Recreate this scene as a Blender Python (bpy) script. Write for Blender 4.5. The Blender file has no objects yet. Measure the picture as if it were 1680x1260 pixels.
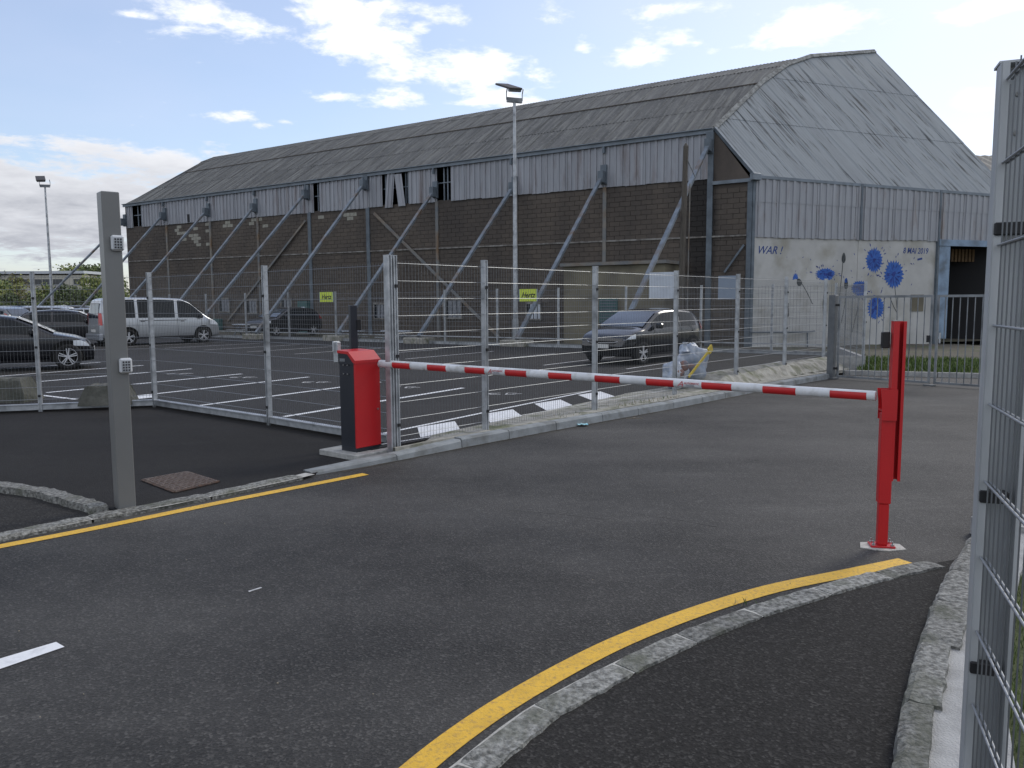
import bpy, bmesh, math, random
from mathutils import Vector, Matrix
R_ = math.radians
rnd = random.Random(11)
sc = bpy.context.scene
col = sc.collection

# ------------------------------------------------------------ camera
CAMH = 1.774; FPX = 1307.0; PITCH = 0.101745; ROLL = -0.005624
Fv = Vector((0, math.cos(PITCH), -math.sin(PITCH)))
Rv0 = Vector((1, 0, 0)); Uv0 = Vector((0, math.sin(PITCH), math.cos(PITCH)))
Rv = Rv0*math.cos(ROLL) + Uv0*math.sin(ROLL)
Uv = -Rv0*math.sin(ROLL) + Uv0*math.cos(ROLL)
CAM = Vector((0, 0, CAMH))
cd = bpy.data.cameras.new('camera'); co = bpy.data.objects.new('camera', cd); col.objects.link(co)
cd.sensor_width = 36; cd.lens = FPX/1680*36; cd.clip_start = 0.05; cd.clip_end = 3000
m = Matrix((Rv, Uv, -Fv)).transposed().to_4x4(); m.translation = CAM
co.matrix_world = m
sc.camera = co
sc.render.resolution_x = 1024; sc.render.resolution_y = 768
# ------------------------------------------------------------ sky and sun
SUN_AZ = 48; SUN_EL = 38            # azimuth clockwise from +Y
w = bpy.data.worlds.new('World'); sc.world = w; w.use_nodes = True
nt = w.node_tree; nt.nodes.clear()
def NN(tree, t, **k):
    n = tree.nodes.new(t)
    for a, b in k.items(): setattr(n, a, b)
    return n
def link(tree, a, b): tree.links.new(a, b)
def mth(tree, op, a, b=None, c=None, clamp=False):
    n = tree.nodes.new('ShaderNodeMath'); n.operation = op; n.use_clamp = clamp
    for i, v in enumerate((a, b, c)):
        if v is None: continue
        if isinstance(v, (int, float)): n.inputs[i].default_value = v
        else: tree.links.new(v, n.inputs[i])
    return n.outputs[0]
SKYS = 0.13
sky = NN(nt, 'ShaderNodeTexSky', sky_type='NISHITA', sun_disc=False)
sky.sun_elevation = R_(SUN_EL); sky.sun_rotation = R_(SUN_AZ); sky.air_density = 1.0; sky.dust_density = 1.0; sky.ozone_density = 2.2
tc = NN(nt, 'ShaderNodeTexCoord'); sx = NN(nt, 'ShaderNodeSeparateXYZ'); link(nt, tc.outputs['Generated'], sx.inputs[0])
az = mth(nt, 'ARCTAN2', sx.outputs[0], sx.outputs[1]); el = mth(nt, 'ARCSINE', sx.outputs[2])
cb = NN(nt, 'ShaderNodeCombineXYZ'); zz = mth(nt, 'ADD', mth(nt, 'MAXIMUM', sx.outputs[2], 0.0), 0.16)
link(nt, mth(nt, 'DIVIDE', sx.outputs[0], zz), cb.inputs[0]); link(nt, mth(nt, 'DIVIDE', sx.outputs[1], zz), cb.inputs[1])
def wnoise(scale, det, rough, off, dist=0.0):
    mp = NN(nt, 'ShaderNodeMapping'); link(nt, cb.outputs[0], mp.inputs[0]); mp.inputs['Location'].default_value = off
    n = NN(nt, 'ShaderNodeTexNoise'); n.inputs['Scale'].default_value = scale; n.inputs['Detail'].default_value = det
    n.inputs['Roughness'].default_value = rough; n.inputs['Distortion'].default_value = dist
    link(nt, mp.outputs[0], n.inputs['Vector']); return n.outputs[0]
n1 = wnoise(4.2, 9, .62, (3.1, 1.2, 0), .25); n2 = wnoise(1.1, 4, .55, (7.3, 2.4, 0)); n3 = wnoise(16, 5, .6, (0.4, 5.2, 0), .2)
# cloud banks, each (pixel x, pixel y, half width, half height, weight)
BL = [(370,40,85,28,.70),(460,55,42,20,.66),(560,22,95,30,.70),(600,65,75,30,.68),(665,100,60,24,.66),(765,118,90,34,.76),(820,158,70,22,.62),(700,120,60,26,.6),(880,120,40,30,.5),(230,25,40,8,.5),(640,160,70,16,.5),(740,25,60,14,.45),
      (560,160,55,10,.55),(365,192,48,8,.6),(430,207,22,6,.5),(225,160,45,9,.38),(120,240,150,13,.6),(280,262,90,20,.85),(60,340,280,60,1.05),
      (905,25,34,30,.6),(1040,95,42,22,.62),(1330,42,85,28,.66),(960,70,30,16,.5),(1110,60,40,14,.45),(1450,30,70,15,.4),(1610,168,36,20,.75),(1195,80,30,12,.5),(1600,20,70,12,.6),(1130,10,70,10,.5),(690,45,22,12,.5),(470,200,20,6,.4)]
acc = None
for (px, py, sw, sh, wt) in BL:
    d = Fv + Rv*((px-840)/FPX) - Uv*((py-630)/FPX); d.normalize()
    a0 = math.atan2(d.x, d.y); e0 = math.asin(d.z)
    da = mth(nt, 'DIVIDE', mth(nt, 'SUBTRACT', az, a0), sw/FPX*1.15); de = mth(nt, 'DIVIDE', mth(nt, 'SUBTRACT', el, e0), sh/FPX*1.15)
    q = mth(nt, 'ADD', mth(nt, 'MULTIPLY', da, da), mth(nt, 'MULTIPLY', de, de))
    g = mth(nt, 'MULTIPLY', mth(nt, 'EXPONENT', mth(nt, 'MULTIPLY', q, -.8)), wt)
    acc = g if acc is None else mth(nt, 'MAXIMUM', acc, g)
# scattered cloud out of view, thickened so its fill light is neutral
away = mth(nt, 'MULTIPLY', mth(nt, 'GREATER_THAN', mth(nt, 'ABSOLUTE', az), .8), .6)
acc = mth(nt, 'MAXIMUM', acc, mth(nt, 'MULTIPLY', away, mth(nt, 'GREATER_THAN', n2, .44)))
v = mth(nt, 'ADD', mth(nt, 'MULTIPLY', n1, 1.75), mth(nt, 'MULTIPLY', n3, .8))
v = mth(nt, 'ADD', v, mth(nt, 'MULTIPLY', acc, 1.0))
cm = NN(nt, 'ShaderNodeMapRange', interpolation_type='SMOOTHSTEP'); link(nt, v, cm.inputs[0]); cm.inputs[1].default_value = 1.56; cm.inputs[2].default_value = 2.02
veil = mth(nt, 'ADD', mth(nt, 'MULTIPLY', n2, .34), .12)
# the air whitens towards the sun
sd = Vector((math.sin(R_(SUN_AZ))*math.cos(R_(SUN_EL)), math.cos(R_(SUN_AZ))*math.cos(R_(SUN_EL)), math.sin(R_(SUN_EL))))
dt = NN(nt, 'ShaderNodeVectorMath', operation='DOT_PRODUCT'); link(nt, tc.outputs['Generated'], dt.inputs[0]); dt.inputs[1].default_value = sd
glow = mth(nt, 'POWER', mth(nt, 'MAXIMUM', dt.outputs['Value'], 0.0), 7.0)
veil = mth(nt, 'ADD', veil, mth(nt, 'MULTIPLY', glow, .85), clamp=True)
def rgbmix(tree, f, a, b):
    n = tree.nodes.new('ShaderNodeMix'); n.data_type = 'RGBA'
    for i, v in ((0, f), (6, a), (7, b)):
        if isinstance(v, (int, float)): n.inputs[i].default_value = v
        elif isinstance(v, tuple): n.inputs[i].default_value = (*v, 1) if len(v) == 3 else v
        else: tree.links.new(v, n.inputs[i])
    return n.outputs[2]
c1 = rgbmix(nt, veil, sky.outputs[0], tuple(x/SKYS for x in (.61, .63, .78)))
# cloud body: bright tops, greyer thick parts low in the sky
thick = NN(nt, 'ShaderNodeMapRange'); link(nt, v, thick.inputs[0]); thick.inputs[1].default_value = 1.9; thick.inputs[2].default_value = 2.7
lowf = mth(nt, 'MULTIPLY', mth(nt, 'SUBTRACT', .24, el), 7.0, clamp=True)
cc = rgbmix(nt, mth(nt, 'MULTIPLY', mth(nt, 'MAXIMUM', mth(nt, 'MULTIPLY', thick.outputs[0], n2), lowf), mth(nt, 'ADD', n1, .25), clamp=True), tuple(x/SKYS for x in (.86, .87, .90)), tuple(x/SKYS for x in (.30, .315, .36)))
c2 = rgbmix(nt, cm.outputs[0], c1, cc)
bg = NN(nt, 'ShaderNodeBackground'); link(nt, c2, bg.inputs[0]); bg.inputs[1].default_value = SKYS
wo = NN(nt, 'ShaderNodeOutputWorld'); link(nt, bg.outputs[0], wo.inputs[0])
ld = bpy.data.lights.new('sun', 'SUN'); lo = bpy.data.objects.new('sun', ld); col.objects.link(lo)
ld.energy = 0.95; ld.angle = R_(14); ld.color = (1, .95, .86)
lo.rotation_euler = sd.to_track_quat('Z', 'Y').to_euler()
vs = sc.view_settings; vs.view_transform = 'Standard'; vs.look = 'None'; vs.exposure = 0.45; vs.gamma = 1; vs.use_curve_mapping = False

# ------------------------------------------------------------ survey helpers (pixel of the photograph -> point on a known plane)
def ray(x, y):
    d = Fv + Rv*((x-840)/FPX) - Uv*((y-630)/FPX); return d/d.y
def G(x, y, z=0.0):
    d = ray(x, y); return CAM + d*((z-CAMH)/d.z)
def V(x, y, a, b):
    d = ray(x, y); n = Vector((-(b[1]-a[1]), b[0]-a[0])); t = (n.x*a[0]+n.y*a[1])/(n.x*d.x+n.y*d.y)
    return CAM + d*t
def PX(p):
    q = Vector(p)-CAM; dd = q.dot(Fv); return 840+FPX*q.dot(Rv)/dd, 630-FPX*q.dot(Uv)/dd

# ------------------------------------------------------------ materials
MATS = {}
def principled(name):
    m = bpy.data.materials.new(name); m.use_nodes = True; t = m.node_tree
    return m, t, t.nodes['Principled BSDF']
def M(name, c1, c2=None, scale=4.0, rough=.6, metal=0., bump=0., bscale=60., world=True, det=5, coat=0., lo=.35, hi=.65, r2=None, stretch=None, c3=None, s3=.5, trans=0., rand=0.):
    m, t, b = principled(name)
    b.inputs['Roughness'].default_value = rough; b.inputs['Metallic'].default_value = metal; b.inputs['Coat Weight'].default_value = coat
    if trans: b.inputs['Transmission Weight'].default_value = trans
    if world: vec = NN(t, 'ShaderNodeNewGeometry').outputs['Position']
    else: vec = NN(t, 'ShaderNodeTexCoord').outputs['Object']
    if stretch:
        mp = NN(t, 'ShaderNodeMapping'); mp.inputs['Scale'].default_value = stretch; link(t, vec, mp.inputs[0]); vec = mp.outputs[0]
    if c2:
        n = NN(t, 'ShaderNodeTexNoise'); n.inputs['Scale'].default_value = scale; n.inputs['Detail'].default_value = det; n.inputs['Roughness'].default_value = .6
        link(t, vec, n.inputs['Vector'])
        mr = NN(t, 'ShaderNodeMapRange'); link(t, n.outputs[0], mr.inputs[0]); mr.inputs[1].default_value = lo; mr.inputs[2].default_value = hi
        out = rgbmix(t, mr.outputs[0], c1, c2)
        if r2 is not None:
            rr = NN(t, 'ShaderNodeMapRange'); link(t, n.outputs[0], rr.inputs[0]); rr.inputs[1].default_value = lo; rr.inputs[2].default_value = hi
            rr.inputs[3].default_value = rough; rr.inputs[4].default_value = r2; link(t, rr.outputs[0], b.inputs['Roughness'])
        if c3:
            n4 = NN(t, 'ShaderNodeTexNoise'); n4.inputs['Scale'].default_value = s3; n4.inputs['Detail'].default_value = 6; link(t, vec, n4.inputs['Vector'])
            m4 = NN(t, 'ShaderNodeMapRange'); link(t, n4.outputs[0], m4.inputs[0]); m4.inputs[1].default_value = .5; m4.inputs[2].default_value = .72
            out = rgbmix(t, m4.outputs[0], out, c3)
        if rand:
            oi = NN(t, 'ShaderNodeObjectInfo'); hs = NN(t, 'ShaderNodeHueSaturation')
            link(t, out, hs.inputs['Color']); link(t, mth(t, 'ADD', mth(t, 'MULTIPLY', oi.outputs['Random'], rand), 1-rand/2), hs.inputs['Value']); out = hs.outputs[0]
        link(t, out, b.inputs['Base Color'])
    else: b.inputs['Base Color'].default_value = (*c1, 1)
    if bump:
        nb = NN(t, 'ShaderNodeTexNoise'); nb.inputs['Scale'].default_value = bscale; nb.inputs['Detail'].default_value = 4; link(t, vec, nb.inputs['Vector'])
        bp = NN(t, 'ShaderNodeBump'); bp.inputs['Strength'].default_value = bump; bp.inputs['Distance'].default_value = .02
        link(t, nb.outputs[0], bp.inputs['Height']); link(t, bp.outputs[0], b.inputs['Normal'])
    MATS[name] = m; return m
def asphalt(name, base, speck=1.0, patch=1.0, rough=.72, spec=.34):
    m, t, b = principled(name); b.inputs['Roughness'].default_value = rough; b.inputs['Specular IOR Level'].default_value = spec
    g = NN(t, 'ShaderNodeNewGeometry').outputs['Position']
    def ns(s, d, rg=.6, st=None, dist=0):
        v = g
        if st:
            mp = NN(t, 'ShaderNodeMapping'); mp.inputs['Scale'].default_value = st[0]; mp.inputs['Rotation'].default_value = (0, 0, st[1]); link(t, g, mp.inputs[0]); v = mp.outputs[0]
        n = NN(t, 'ShaderNodeTexNoise'); n.inputs['Scale'].default_value = s; n.inputs['Detail'].default_value = d; n.inputs['Roughness'].default_value = rg; n.inputs['Distortion'].default_value = dist
        link(t, v, n.inputs['Vector']); return n.outputs[0]
    big = ns(.55, 5); trk = ns(.8, 3, .5, ((.12, 1, 1), R_(-40))); mid = ns(6, 4)
    fine = ns(70, 4, .85); vo = NN(t, 'ShaderNodeTexVoronoi'); vo.inputs['Scale'].default_value = 85; link(t, g, vo.inputs['Vector'])
    rs = NN(t, 'ShaderNodeSeparateColor'); link(t, vo.outputs['Color'], rs.inputs[0])
    f = mth(t, 'ADD', mth(t, 'MULTIPLY', mth(t, 'SUBTRACT', big, .5), 1.5*patch), mth(t, 'MULTIPLY', mth(t, 'SUBTRACT', trk, .5), 1.2*patch))
    f = mth(t, 'ADD', f, mth(t, 'MULTIPLY', mth(t, 'SUBTRACT', mid, .5), .35*patch))
    f = mth(t, 'ADD', f, mth(t, 'MULTIPLY', mth(t, 'SUBTRACT', fine, .5), 2.0*speck))
    st = mth(t, 'MULTIPLY', mth(t, 'POWER', rs.outputs[0], 5.0), 1.1*speck)
    f = mth(t, 'ADD', mth(t, 'ADD', f, st), .9, clamp=False); f = mth(t, 'MAXIMUM', f, .25)
    oil = NN(t, 'ShaderNodeMapRange'); link(t, ns(1.7, 6, .7, None, .8), oil.inputs[0]); oil.inputs[1].default_value = .60; oil.inputs[2].default_value = .74; oil.inputs[3].default_value = 1; oil.inputs[4].default_value = .62
    f = mth(t, 'MULTIPLY', f, oil.outputs[0])
    pale = NN(t, 'ShaderNodeMapRange'); link(t, ns(1.1, 7, .75, ((.3, 1, 1), R_(-35)), .5), pale.inputs[0]); pale.inputs[1].default_value = .56; pale.inputs[2].default_value = .72; pale.inputs[3].default_value = 1; pale.inputs[4].default_value = 1.45
    f = mth(t, 'MULTIPLY', f, pale.outputs[0])
    cc = NN(t, 'ShaderNodeCombineColor')
    for i, k in enumerate(base): link(t, mth(t, 'MULTIPLY', f, k), cc.inputs[i])
    link(t, cc.outputs[0], b.inputs['Base Color'])
    bp = NN(t, 'ShaderNodeBump'); bp.inputs['Strength'].default_value = .55; bp.inputs['Distance'].default_value = .006
    link(t, mth(t, 'ADD', fine, vo.outputs['Distance']), bp.inputs['Height']); link(t, bp.outputs[0], b.inputs['Normal'])
    MATS[name] = m; return m
def streaky(name, c1, c2, across, along, sa, sl, lo=.4, hi=.62, c3=None, sa3=1.5, sl3=.3, lo3=.5, hi3=.7, rough=.75, metal=0., spk=None, rand=0.):
    """colour streaks that run down a sheeted surface; across/along are directions in the place"""
    m, t, b = principled(name); b.inputs['Roughness'].default_value = rough; b.inputs['Metallic'].default_value = metal
    g = NN(t, 'ShaderNodeNewGeometry').outputs['Position']
    def dot(v):
        n = NN(t, 'ShaderNodeVectorMath', operation='DOT_PRODUCT'); link(t, g, n.inputs[0]); n.inputs[1].default_value = v; return n.outputs['Value']
    A_, L_ = dot(across), dot(along)
    def ns(a, l, det=6, off=0):
        c = NN(t, 'ShaderNodeCombineXYZ'); link(t, mth(t, 'MULTIPLY', A_, a), c.inputs[0]); link(t, mth(t, 'MULTIPLY', L_, l), c.inputs[1]); c.inputs[2].default_value = off
        n = NN(t, 'ShaderNodeTexNoise'); n.inputs['Scale'].default_value = 1; n.inputs['Detail'].default_value = det; n.inputs['Roughness'].default_value = .65
        link(t, c.outputs[0], n.inputs['Vector']); return n.outputs[0]
    mr = NN(t, 'ShaderNodeMapRange'); link(t, ns(sa, sl), mr.inputs[0]); mr.inputs[1].default_value = lo; mr.inputs[2].default_value = hi
    out = rgbmix(t, mr.outputs[0], c1, c2)
    if c3:
        m3 = NN(t, 'ShaderNodeMapRange'); link(t, ns(sa3, sl3, 8, 3.7), m3.inputs[0]); m3.inputs[1].default_value = lo3; m3.inputs[2].default_value = hi3
        out = rgbmix(t, m3.outputs[0], out, c3)
    if spk:
        n = NN(t, 'ShaderNodeTexNoise'); n.inputs['Scale'].default_value = 7; n.inputs['Detail'].default_value = 6; n.inputs['Roughness'].default_value = .8; link(t, g, n.inputs['Vector'])
        m3 = NN(t, 'ShaderNodeMapRange'); link(t, n.outputs[0], m3.inputs[0]); m3.inputs[1].default_value = .55; m3.inputs[2].default_value = .66
        out = rgbmix(t, m3.outputs[0], out, spk)
    if rand:
        oi = NN(t, 'ShaderNodeObjectInfo'); hs = NN(t, 'ShaderNodeHueSaturation')
        link(t, out, hs.inputs['Color']); link(t, mth(t, 'ADD', mth(t, 'MULTIPLY', oi.outputs['Random'], rand), 1-rand/2), hs.inputs['Value']); out = hs.outputs[0]
    link(t, out, b.inputs['Base Color']); MATS[name] = m; return m
asphalt('road', (.0365, .0350, .0325), 1.25, 1.6); asphalt('pave', (.0200, .0190, .0183), .55, .6, .88, .18); asphalt('park', (.0265, .0252, .0240), .8, .5, .8, .25); asphalt('island', (.0245, .0234, .0222), 1.35, .5, .88, .18)
asphalt('walk', (.09, .088, .085), .8, .5)
M('white_paint', (.72, .73, .74), (.45, .46, .47), 9, .6, bump=.2, lo=.5, hi=.8)
M('dull_white', (.58, .58, .58), (.2, .2, .2), 14, .7, lo=.45, hi=.75)
M('yellow_paint', (.72, .43, .035), (.58, .34, .03), 7, .6, bump=.35, bscale=150, c3=(.44, .26, .06), lo=.45, hi=.75, s3=48)
M('granite', (.30, .30, .28), (.09, .09, .082), 34, .9, bump=1., bscale=45, c3=(.09, .095, .07), s3=4., lo=.36, hi=.62, rand=.45, stretch=(1, 1, 1))
M('kerb', (.27, .29, .30), (.20, .215, .22), 5, .85, bump=.35, bscale=70, c3=(.13, .13, .12), s3=2.5, rand=.15)
M('haunch', (.36, .35, .31), (.22, .21, .18), 6, .95, bump=1., bscale=14, c3=(.12, .13, .07), s3=3.)
M('pad', (.42, .42, .40), (.25, .25, .24), 10, .9, bump=.5, bscale=40)
M('plinth', (.40, .40, .39), (.27, .27, .265), 7, .9, bump=.6, bscale=90)
M('galv', (.50, .52, .54), (.33, .35, .37), 9, .45, .55, world=False, lo=.3, hi=.75, bump=.1, c3=(.2, .21, .22), s3=4)
M('galv_wire', (.30, .315, .33), None, rough=.4, metal=.5); M('wire_dull', (.16, .17, .18), None, rough=.5, metal=.5)
M('galv_dark', (.25, .265, .28), (.18, .195, .21), 6, .5, .35, c3=(.08, .09, .10), s3=2)
M('post_near', (.50, .52, .53), (.40, .42, .43), 3, .5, .3, stretch=(3, 3, .6), c3=(.15, .165, .18), s3=2)
M('stud', (.24, .20, .17), (.14, .10, .08), 30, .5, .4); M('mortar_pale', (.52, .51, .47), (.36, .35, .32), 14, .9, bump=.5)
M('dirt', (.030, .026, .021), (.06, .052, .042), 25, .95, bump=.8); M('seam', (.085, .083, .08), None, rough=.9)
M('gatepost', (.15, .16, .17), (.11, .12, .13), 5, .5, .3)
M('postgrey', (.172, .175, .172), (.145, .148, .146), 1.5, .38, .0, lo=.3, hi=.8, c3=(.2, .21, .21), s3=1.1)
M('black', (.008, .008, .010), None, rough=.5)
M('navy', (.012, .015, .024), (.018, .021, .030), 3, .42)
M('red', (.52, .014, .018), (.42, .012, .016), 2.5, .36, world=False, lo=.3, hi=.9)
M('red_band', (.55, .020, .022), (.45, .016, .02), 6, .42, world=False)
M('arm_white', (.70, .72, .75), (.58, .60, .62), 5, .35, world=False, c3=(.40, .40, .38), s3=9)
M('keypad', (.52, .54, .56), None, rough=.4); M('key_dark', (.03, .03, .035), None, rough=.5)
M('steel', (.5, .5, .5), None, rough=.3, metal=.9)
M('rust', (.13, .075, .05), (.06, .045, .04), 20, .8, .2, bump=.5, c3=(.17, .14, .11), s3=12)
M('sign_green', (.55, .66, .07), None, rough=.5); M('board_white', (.55, .60, .66), (.48, .52, .58), 3, .6); M('board_blue', (.22, .27, .34), None, rough=.6)
M('ink', (.012, .012, .015), None, rough=.7); M('ink_blue', (.02, .05, .20), None, rough=.7)
M('petal', (.022, .085, .33), (.04, .13, .45), 9, .75); M('petal_dark', (.012, .025, .13), (.03, .06, .3), 9, .8); M('stem', (.07, .08, .08), (.03, .035, .04), 9, .8)
M('beige', (.20, .18, .125), (.15, .135, .10), 1.2, .85, c3=(.09, .08, .06), s3=.8)
M('teal', (.045, .13, .125), (.03, .09, .09), 4, .6); M('door_blue', (.22, .31, .42), (.16, .23, .33), 1.5, .5, c3=(.10, .13, .16), s3=1.5)
M('interior_shade', (.02, .02, .022), None, rough=.9); M('glass_dark', (.012, .015, .018), None, rough=.12); MATS['glass_dark'].node_tree.nodes['Principled BSDF'].inputs['Specular IOR Level'].default_value = .22; M('screen_glass', (.05, .075, .10), (.025, .035, .05), 1.1, rough=.07, metal=.45, coat=.8)
M('curtain', (.26, .27, .29), (.14, .15, .17), 6, .8)
M('orange_slats', (.16, .10, .045), (.09, .055, .03), 5, .8); M('wood_pole', (.115, .10, .085), (.06, .055, .045), 5, .9, stretch=(8, 8, .5))
M('concrete_old', (.11, .11, .095), (.06, .062, .052), 4, .95, bump=.8, bscale=20, c3=(.05, .055, .04), s3=1.6)
M('tyre', (.012, .012, .012), None, rough=.85); M('rim', (.55, .56, .58), None, rough=.35, metal=.35); M('arch', (.004, .004, .004), None, rough=1.)
M('lamp_head', (.045, .04, .035), None, rough=.6)
M('lens', (.62, .66, .70), None, rough=.08, coat=1.); M('tail', (.50, .02, .015), None, rough=.15, coat=1.); M('plate', (.6, .6, .58), None, rough=.5)
def paint(n, c, r=.28, metal=.3): M(n, c, None, rough=r, metal=metal, coat=.6)
paint('car_black', (.006, .007, .011)); paint('car_navy', (.004, .005, .007), .16, 0); paint('car_silver', (.42, .44, .46), .3, .5); paint('car_white', (.68, .69, .70), .35, 0)
paint('car_grey', (.13, .14, .155)); paint('car_dark', (.018, .018, .022)); paint('car_blue', (.05, .08, .15)); paint('car_red', (.25, .02, .02)); paint('car_light', (.30, .32, .35))
M('grass_soil', (.035, .05, .012), (.07, .085, .025), 9, .95, bump=.8, bscale=30)
M('blade', (.075, .125, .020), (.12, .16, .035), 3, .7); M('blade_dark', (.045, .085, .018), (.07, .11, .02), 3, .7)
M('earth', (.055, .047, .036), (.095, .085, .06), 3, .95, bump=1., bscale=9, c3=(.05, .07, .02), s3=1.)
M('field', (.09, .10, .045), (.13, .12, .06), .2, .95)
M('leaf_a', (.095, .14, .045), (.15, .19, .06), .5, .7); M('leaf_b', (.21, .24, .07), (.28, .29, .10), .5, .7); M('leaf_c', (.045, .063, .030), (.075, .09, .038), .5, .7); M('leaf_d', (.17, .14, .06), (.12, .11, .05), .5, .7)
M('bark', (.08, .07, .055), (.04, .035, .03), 4, .95)
M('cream', (.52, .50, .43), (.44, .42, .36), .3, .85); M('roof_pale', (.50, .53, .56), None, rough=.7); M('pane', (.05, .055, .06), None, rough=.2)
M('plastic_bag', (.42, .46, .52), (.26, .32, .42), 8, .3, c3=(.62, .64, .68), s3=3, bump=.5, bscale=12); M('bag_in', (.30, .14, .09), (.12, .14, .18), 7, .7); M('bag_yellow', (.62, .46, .04), None, rough=.5)
M('litter_blue', (.15, .50, .62), (.5, .7, .75), 40, .6); M('twig', (.30, .26, .19), None, rough=.9); M('dandelion', (.75, .55, .02), None, rough=.7)

# ------------------------------------------------------------ mesh building
ORG = {}
class MB:
    def __init__(s): s.v = []; s.f = []; s.mi = []; s.sm = []
    def add(s, vs, fs, mi=0, sm=False):
        o = len(s.v); s.v += [tuple(p) for p in vs]
        for f in fs: s.f.append([i+o for i in f]); s.mi.append(mi); s.sm.append(sm)
    def box(s, c, d, rz=0, mi=0, rot=None):
        """centre, full dims, turn about z (or full matrix)"""
        mt = rot if rot is not None else Matrix.Rotation(rz, 3, 'Z')
        vs = [Vector(c)+mt@Vector((x*d[0]/2, y*d[1]/2, z*d[2]/2)) for x in (-1, 1) for y in (-1, 1) for z in (-1, 1)]
        s.add(vs, [(0, 1, 3, 2), (4, 6, 7, 5), (0, 4, 5, 1), (2, 3, 7, 6), (0, 2, 6, 4), (1, 5, 7, 3)], mi)
    def bbox(s, c, d, b=.006, rz=0, mi=0, rot=None):
        """box with small chamfers on every edge"""
        mt = rot if rot is not None else Matrix.Rotation(rz, 3, 'Z')
        h = [x/2 for x in d]; vs = []; idx = {}
        for x in (-1, 1):
            for y in (-1, 1):
                for z in (-1, 1):
                    for a in range(3):
                        p = [x*h[0], y*h[1], z*h[2]]
                        for k in range(3):
                            if k != a: p[k] -= (x, y, z)[k]*b
                        idx[(x, y, z, a)] = len(vs); vs.append(Vector(c)+mt@Vector(p))
        fs = []
        for a in range(3):
            o = [k for k in range(3) if k != a]
            for sg in (-1, 1):
                q = []
                for (u, v_) in ((-1, -1), (1, -1), (1, 1), (-1, 1)):
                    k = [0, 0, 0]; k[a] = sg; k[o[0]] = u; k[o[1]] = v_; q.append(idx[(*k, a)])
                fs.append(q)
            for u in (-1, 1):
                for v_ in (-1, 1):
                    q = []
                    for (e, ax) in ((-1, o[0]), (1, o[0]), (1, o[1]), (-1, o[1])):
                        k = [0, 0, 0]; k[a] = e; k[o[0]] = u; k[o[1]] = v_; q.append(idx[(*k, ax)])
                    fs.append(q)
        for x in (-1, 1):
            for y in (-1, 1):
                for z in (-1, 1): fs.append([idx[(x, y, z, a)] for a in range(3)])
        s.add(vs, fs, mi)
    def tube(s, p, q, r, n=8, r2=None, mi=0, cap=True, sm=True, ph=0):
        p, q = Vector(p), Vector(q); r2 = r if r2 is None else r2; d = (q-p).normalized()
        a = d.orthogonal().normalized() if abs(d.z) < .999 else Vector((1, 0, 0)); b = d.cross(a)
        vs = []
        for (c, rr) in ((p, r), (q, r2)):
            for i in range(n):
                t = 2*math.pi*i/n+ph; vs.append(c+(a*math.cos(t)+b*math.sin(t))*rr)
        fs = [(i, (i+1) % n, n+(i+1) % n, n+i) for i in range(n)]
        s.add(vs, fs, mi, sm)
        if cap: s.add(vs, [list(range(n))[::-1], list(range(n, 2*n))], mi)
    def path(s, pts, r, n=6, mi=0):
        for a, b in zip(pts, pts[1:]): s.tube(a, b, r, n, mi=mi)
    def bar(s, p, q, wd, hd, up=Vector((0, 0, 1)), mi=0):
        """rectangular bar from p to q, wd sideways, hd along up"""
        p, q = Vector(p), Vector(q); d = (q-p); L = d.length; d.normalize(); sd_ = d.cross(up).normalized(); u = sd_.cross(d).normalized()
        s.box((p+q)/2, (L, wd, hd), rot=Matrix((d, sd_, u)).transposed(), mi=mi)
    def prism(s, poly, z0, z1, mi=0, caps=True):
        n = len(poly); zz0 = z0 if callable(z0) else (lambda p: z0); zz1 = z1 if callable(z1) else (lambda p: z1)
        vs = [(p[0], p[1], zz0(p)) for p in poly]+[(p[0], p[1], zz1(p)) for p in poly]
        fs = [(i, (i+1) % n, n+(i+1) % n, n+i) for i in range(n)]
        if caps: fs += [list(range(n))[::-1], list(range(n, 2*n))]
        s.add(vs, fs, mi)
    def quad(s, *p, mi=0): s.add(p, [list(range(len(p)))], mi)
    def grid(s, rows, mi=0, sm=True, close=False):
        n = len(rows[0]); vs = [p for r in rows for p in r]; fs = []
        for i in range(len(rows)-1):
            for j in range(n if close else n-1):
                k = (j+1) % n; fs.append((i*n+j, i*n+k, (i+1)*n+k, (i+1)*n+j))
        s.add(vs, fs, mi, sm)
    def mesh(s, name, mats, off=(0, 0, 0)):
        me = bpy.data.meshes.new(name); o = Vector(off)
        me.from_pydata([tuple(Vector(p)-o) for p in s.v], [], s.f)
        for m in (mats if isinstance(mats, (list, tuple)) else [mats]): me.materials.append(MATS[m])
        me.polygons.foreach_set('material_index', s.mi); me.polygons.foreach_set('use_smooth', s.sm)
        me.update(); return me
    def build(s, name, mats, parent=None, fix=True, **k):
        off = ORG.get(parent.name, (0, 0, 0)) if parent else k.pop('off', (0, 0, 0))
        me = s.mesh(name, mats, off)
        if fix:
            bm = bmesh.new(); bm.from_mesh(me); bmesh.ops.recalc_face_normals(bm, faces=bm.faces); bm.to_mesh(me); bm.free()
        o = bpy.data.objects.new(name, me); col.objects.link(o)
        if parent: o.parent = parent; ORG[o.name] = off
        else: o.location = off; ORG[o.name] = off
        for a, b in k.items(): o[a] = b
        return o
def part(name, me, parent, mat=None, **k):
    o = bpy.data.objects.new(name, me); col.objects.link(o); o.parent = parent
    if mat is not None: o.matrix_local = mat
    for a, b in k.items(): o[a] = b
    return o
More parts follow.
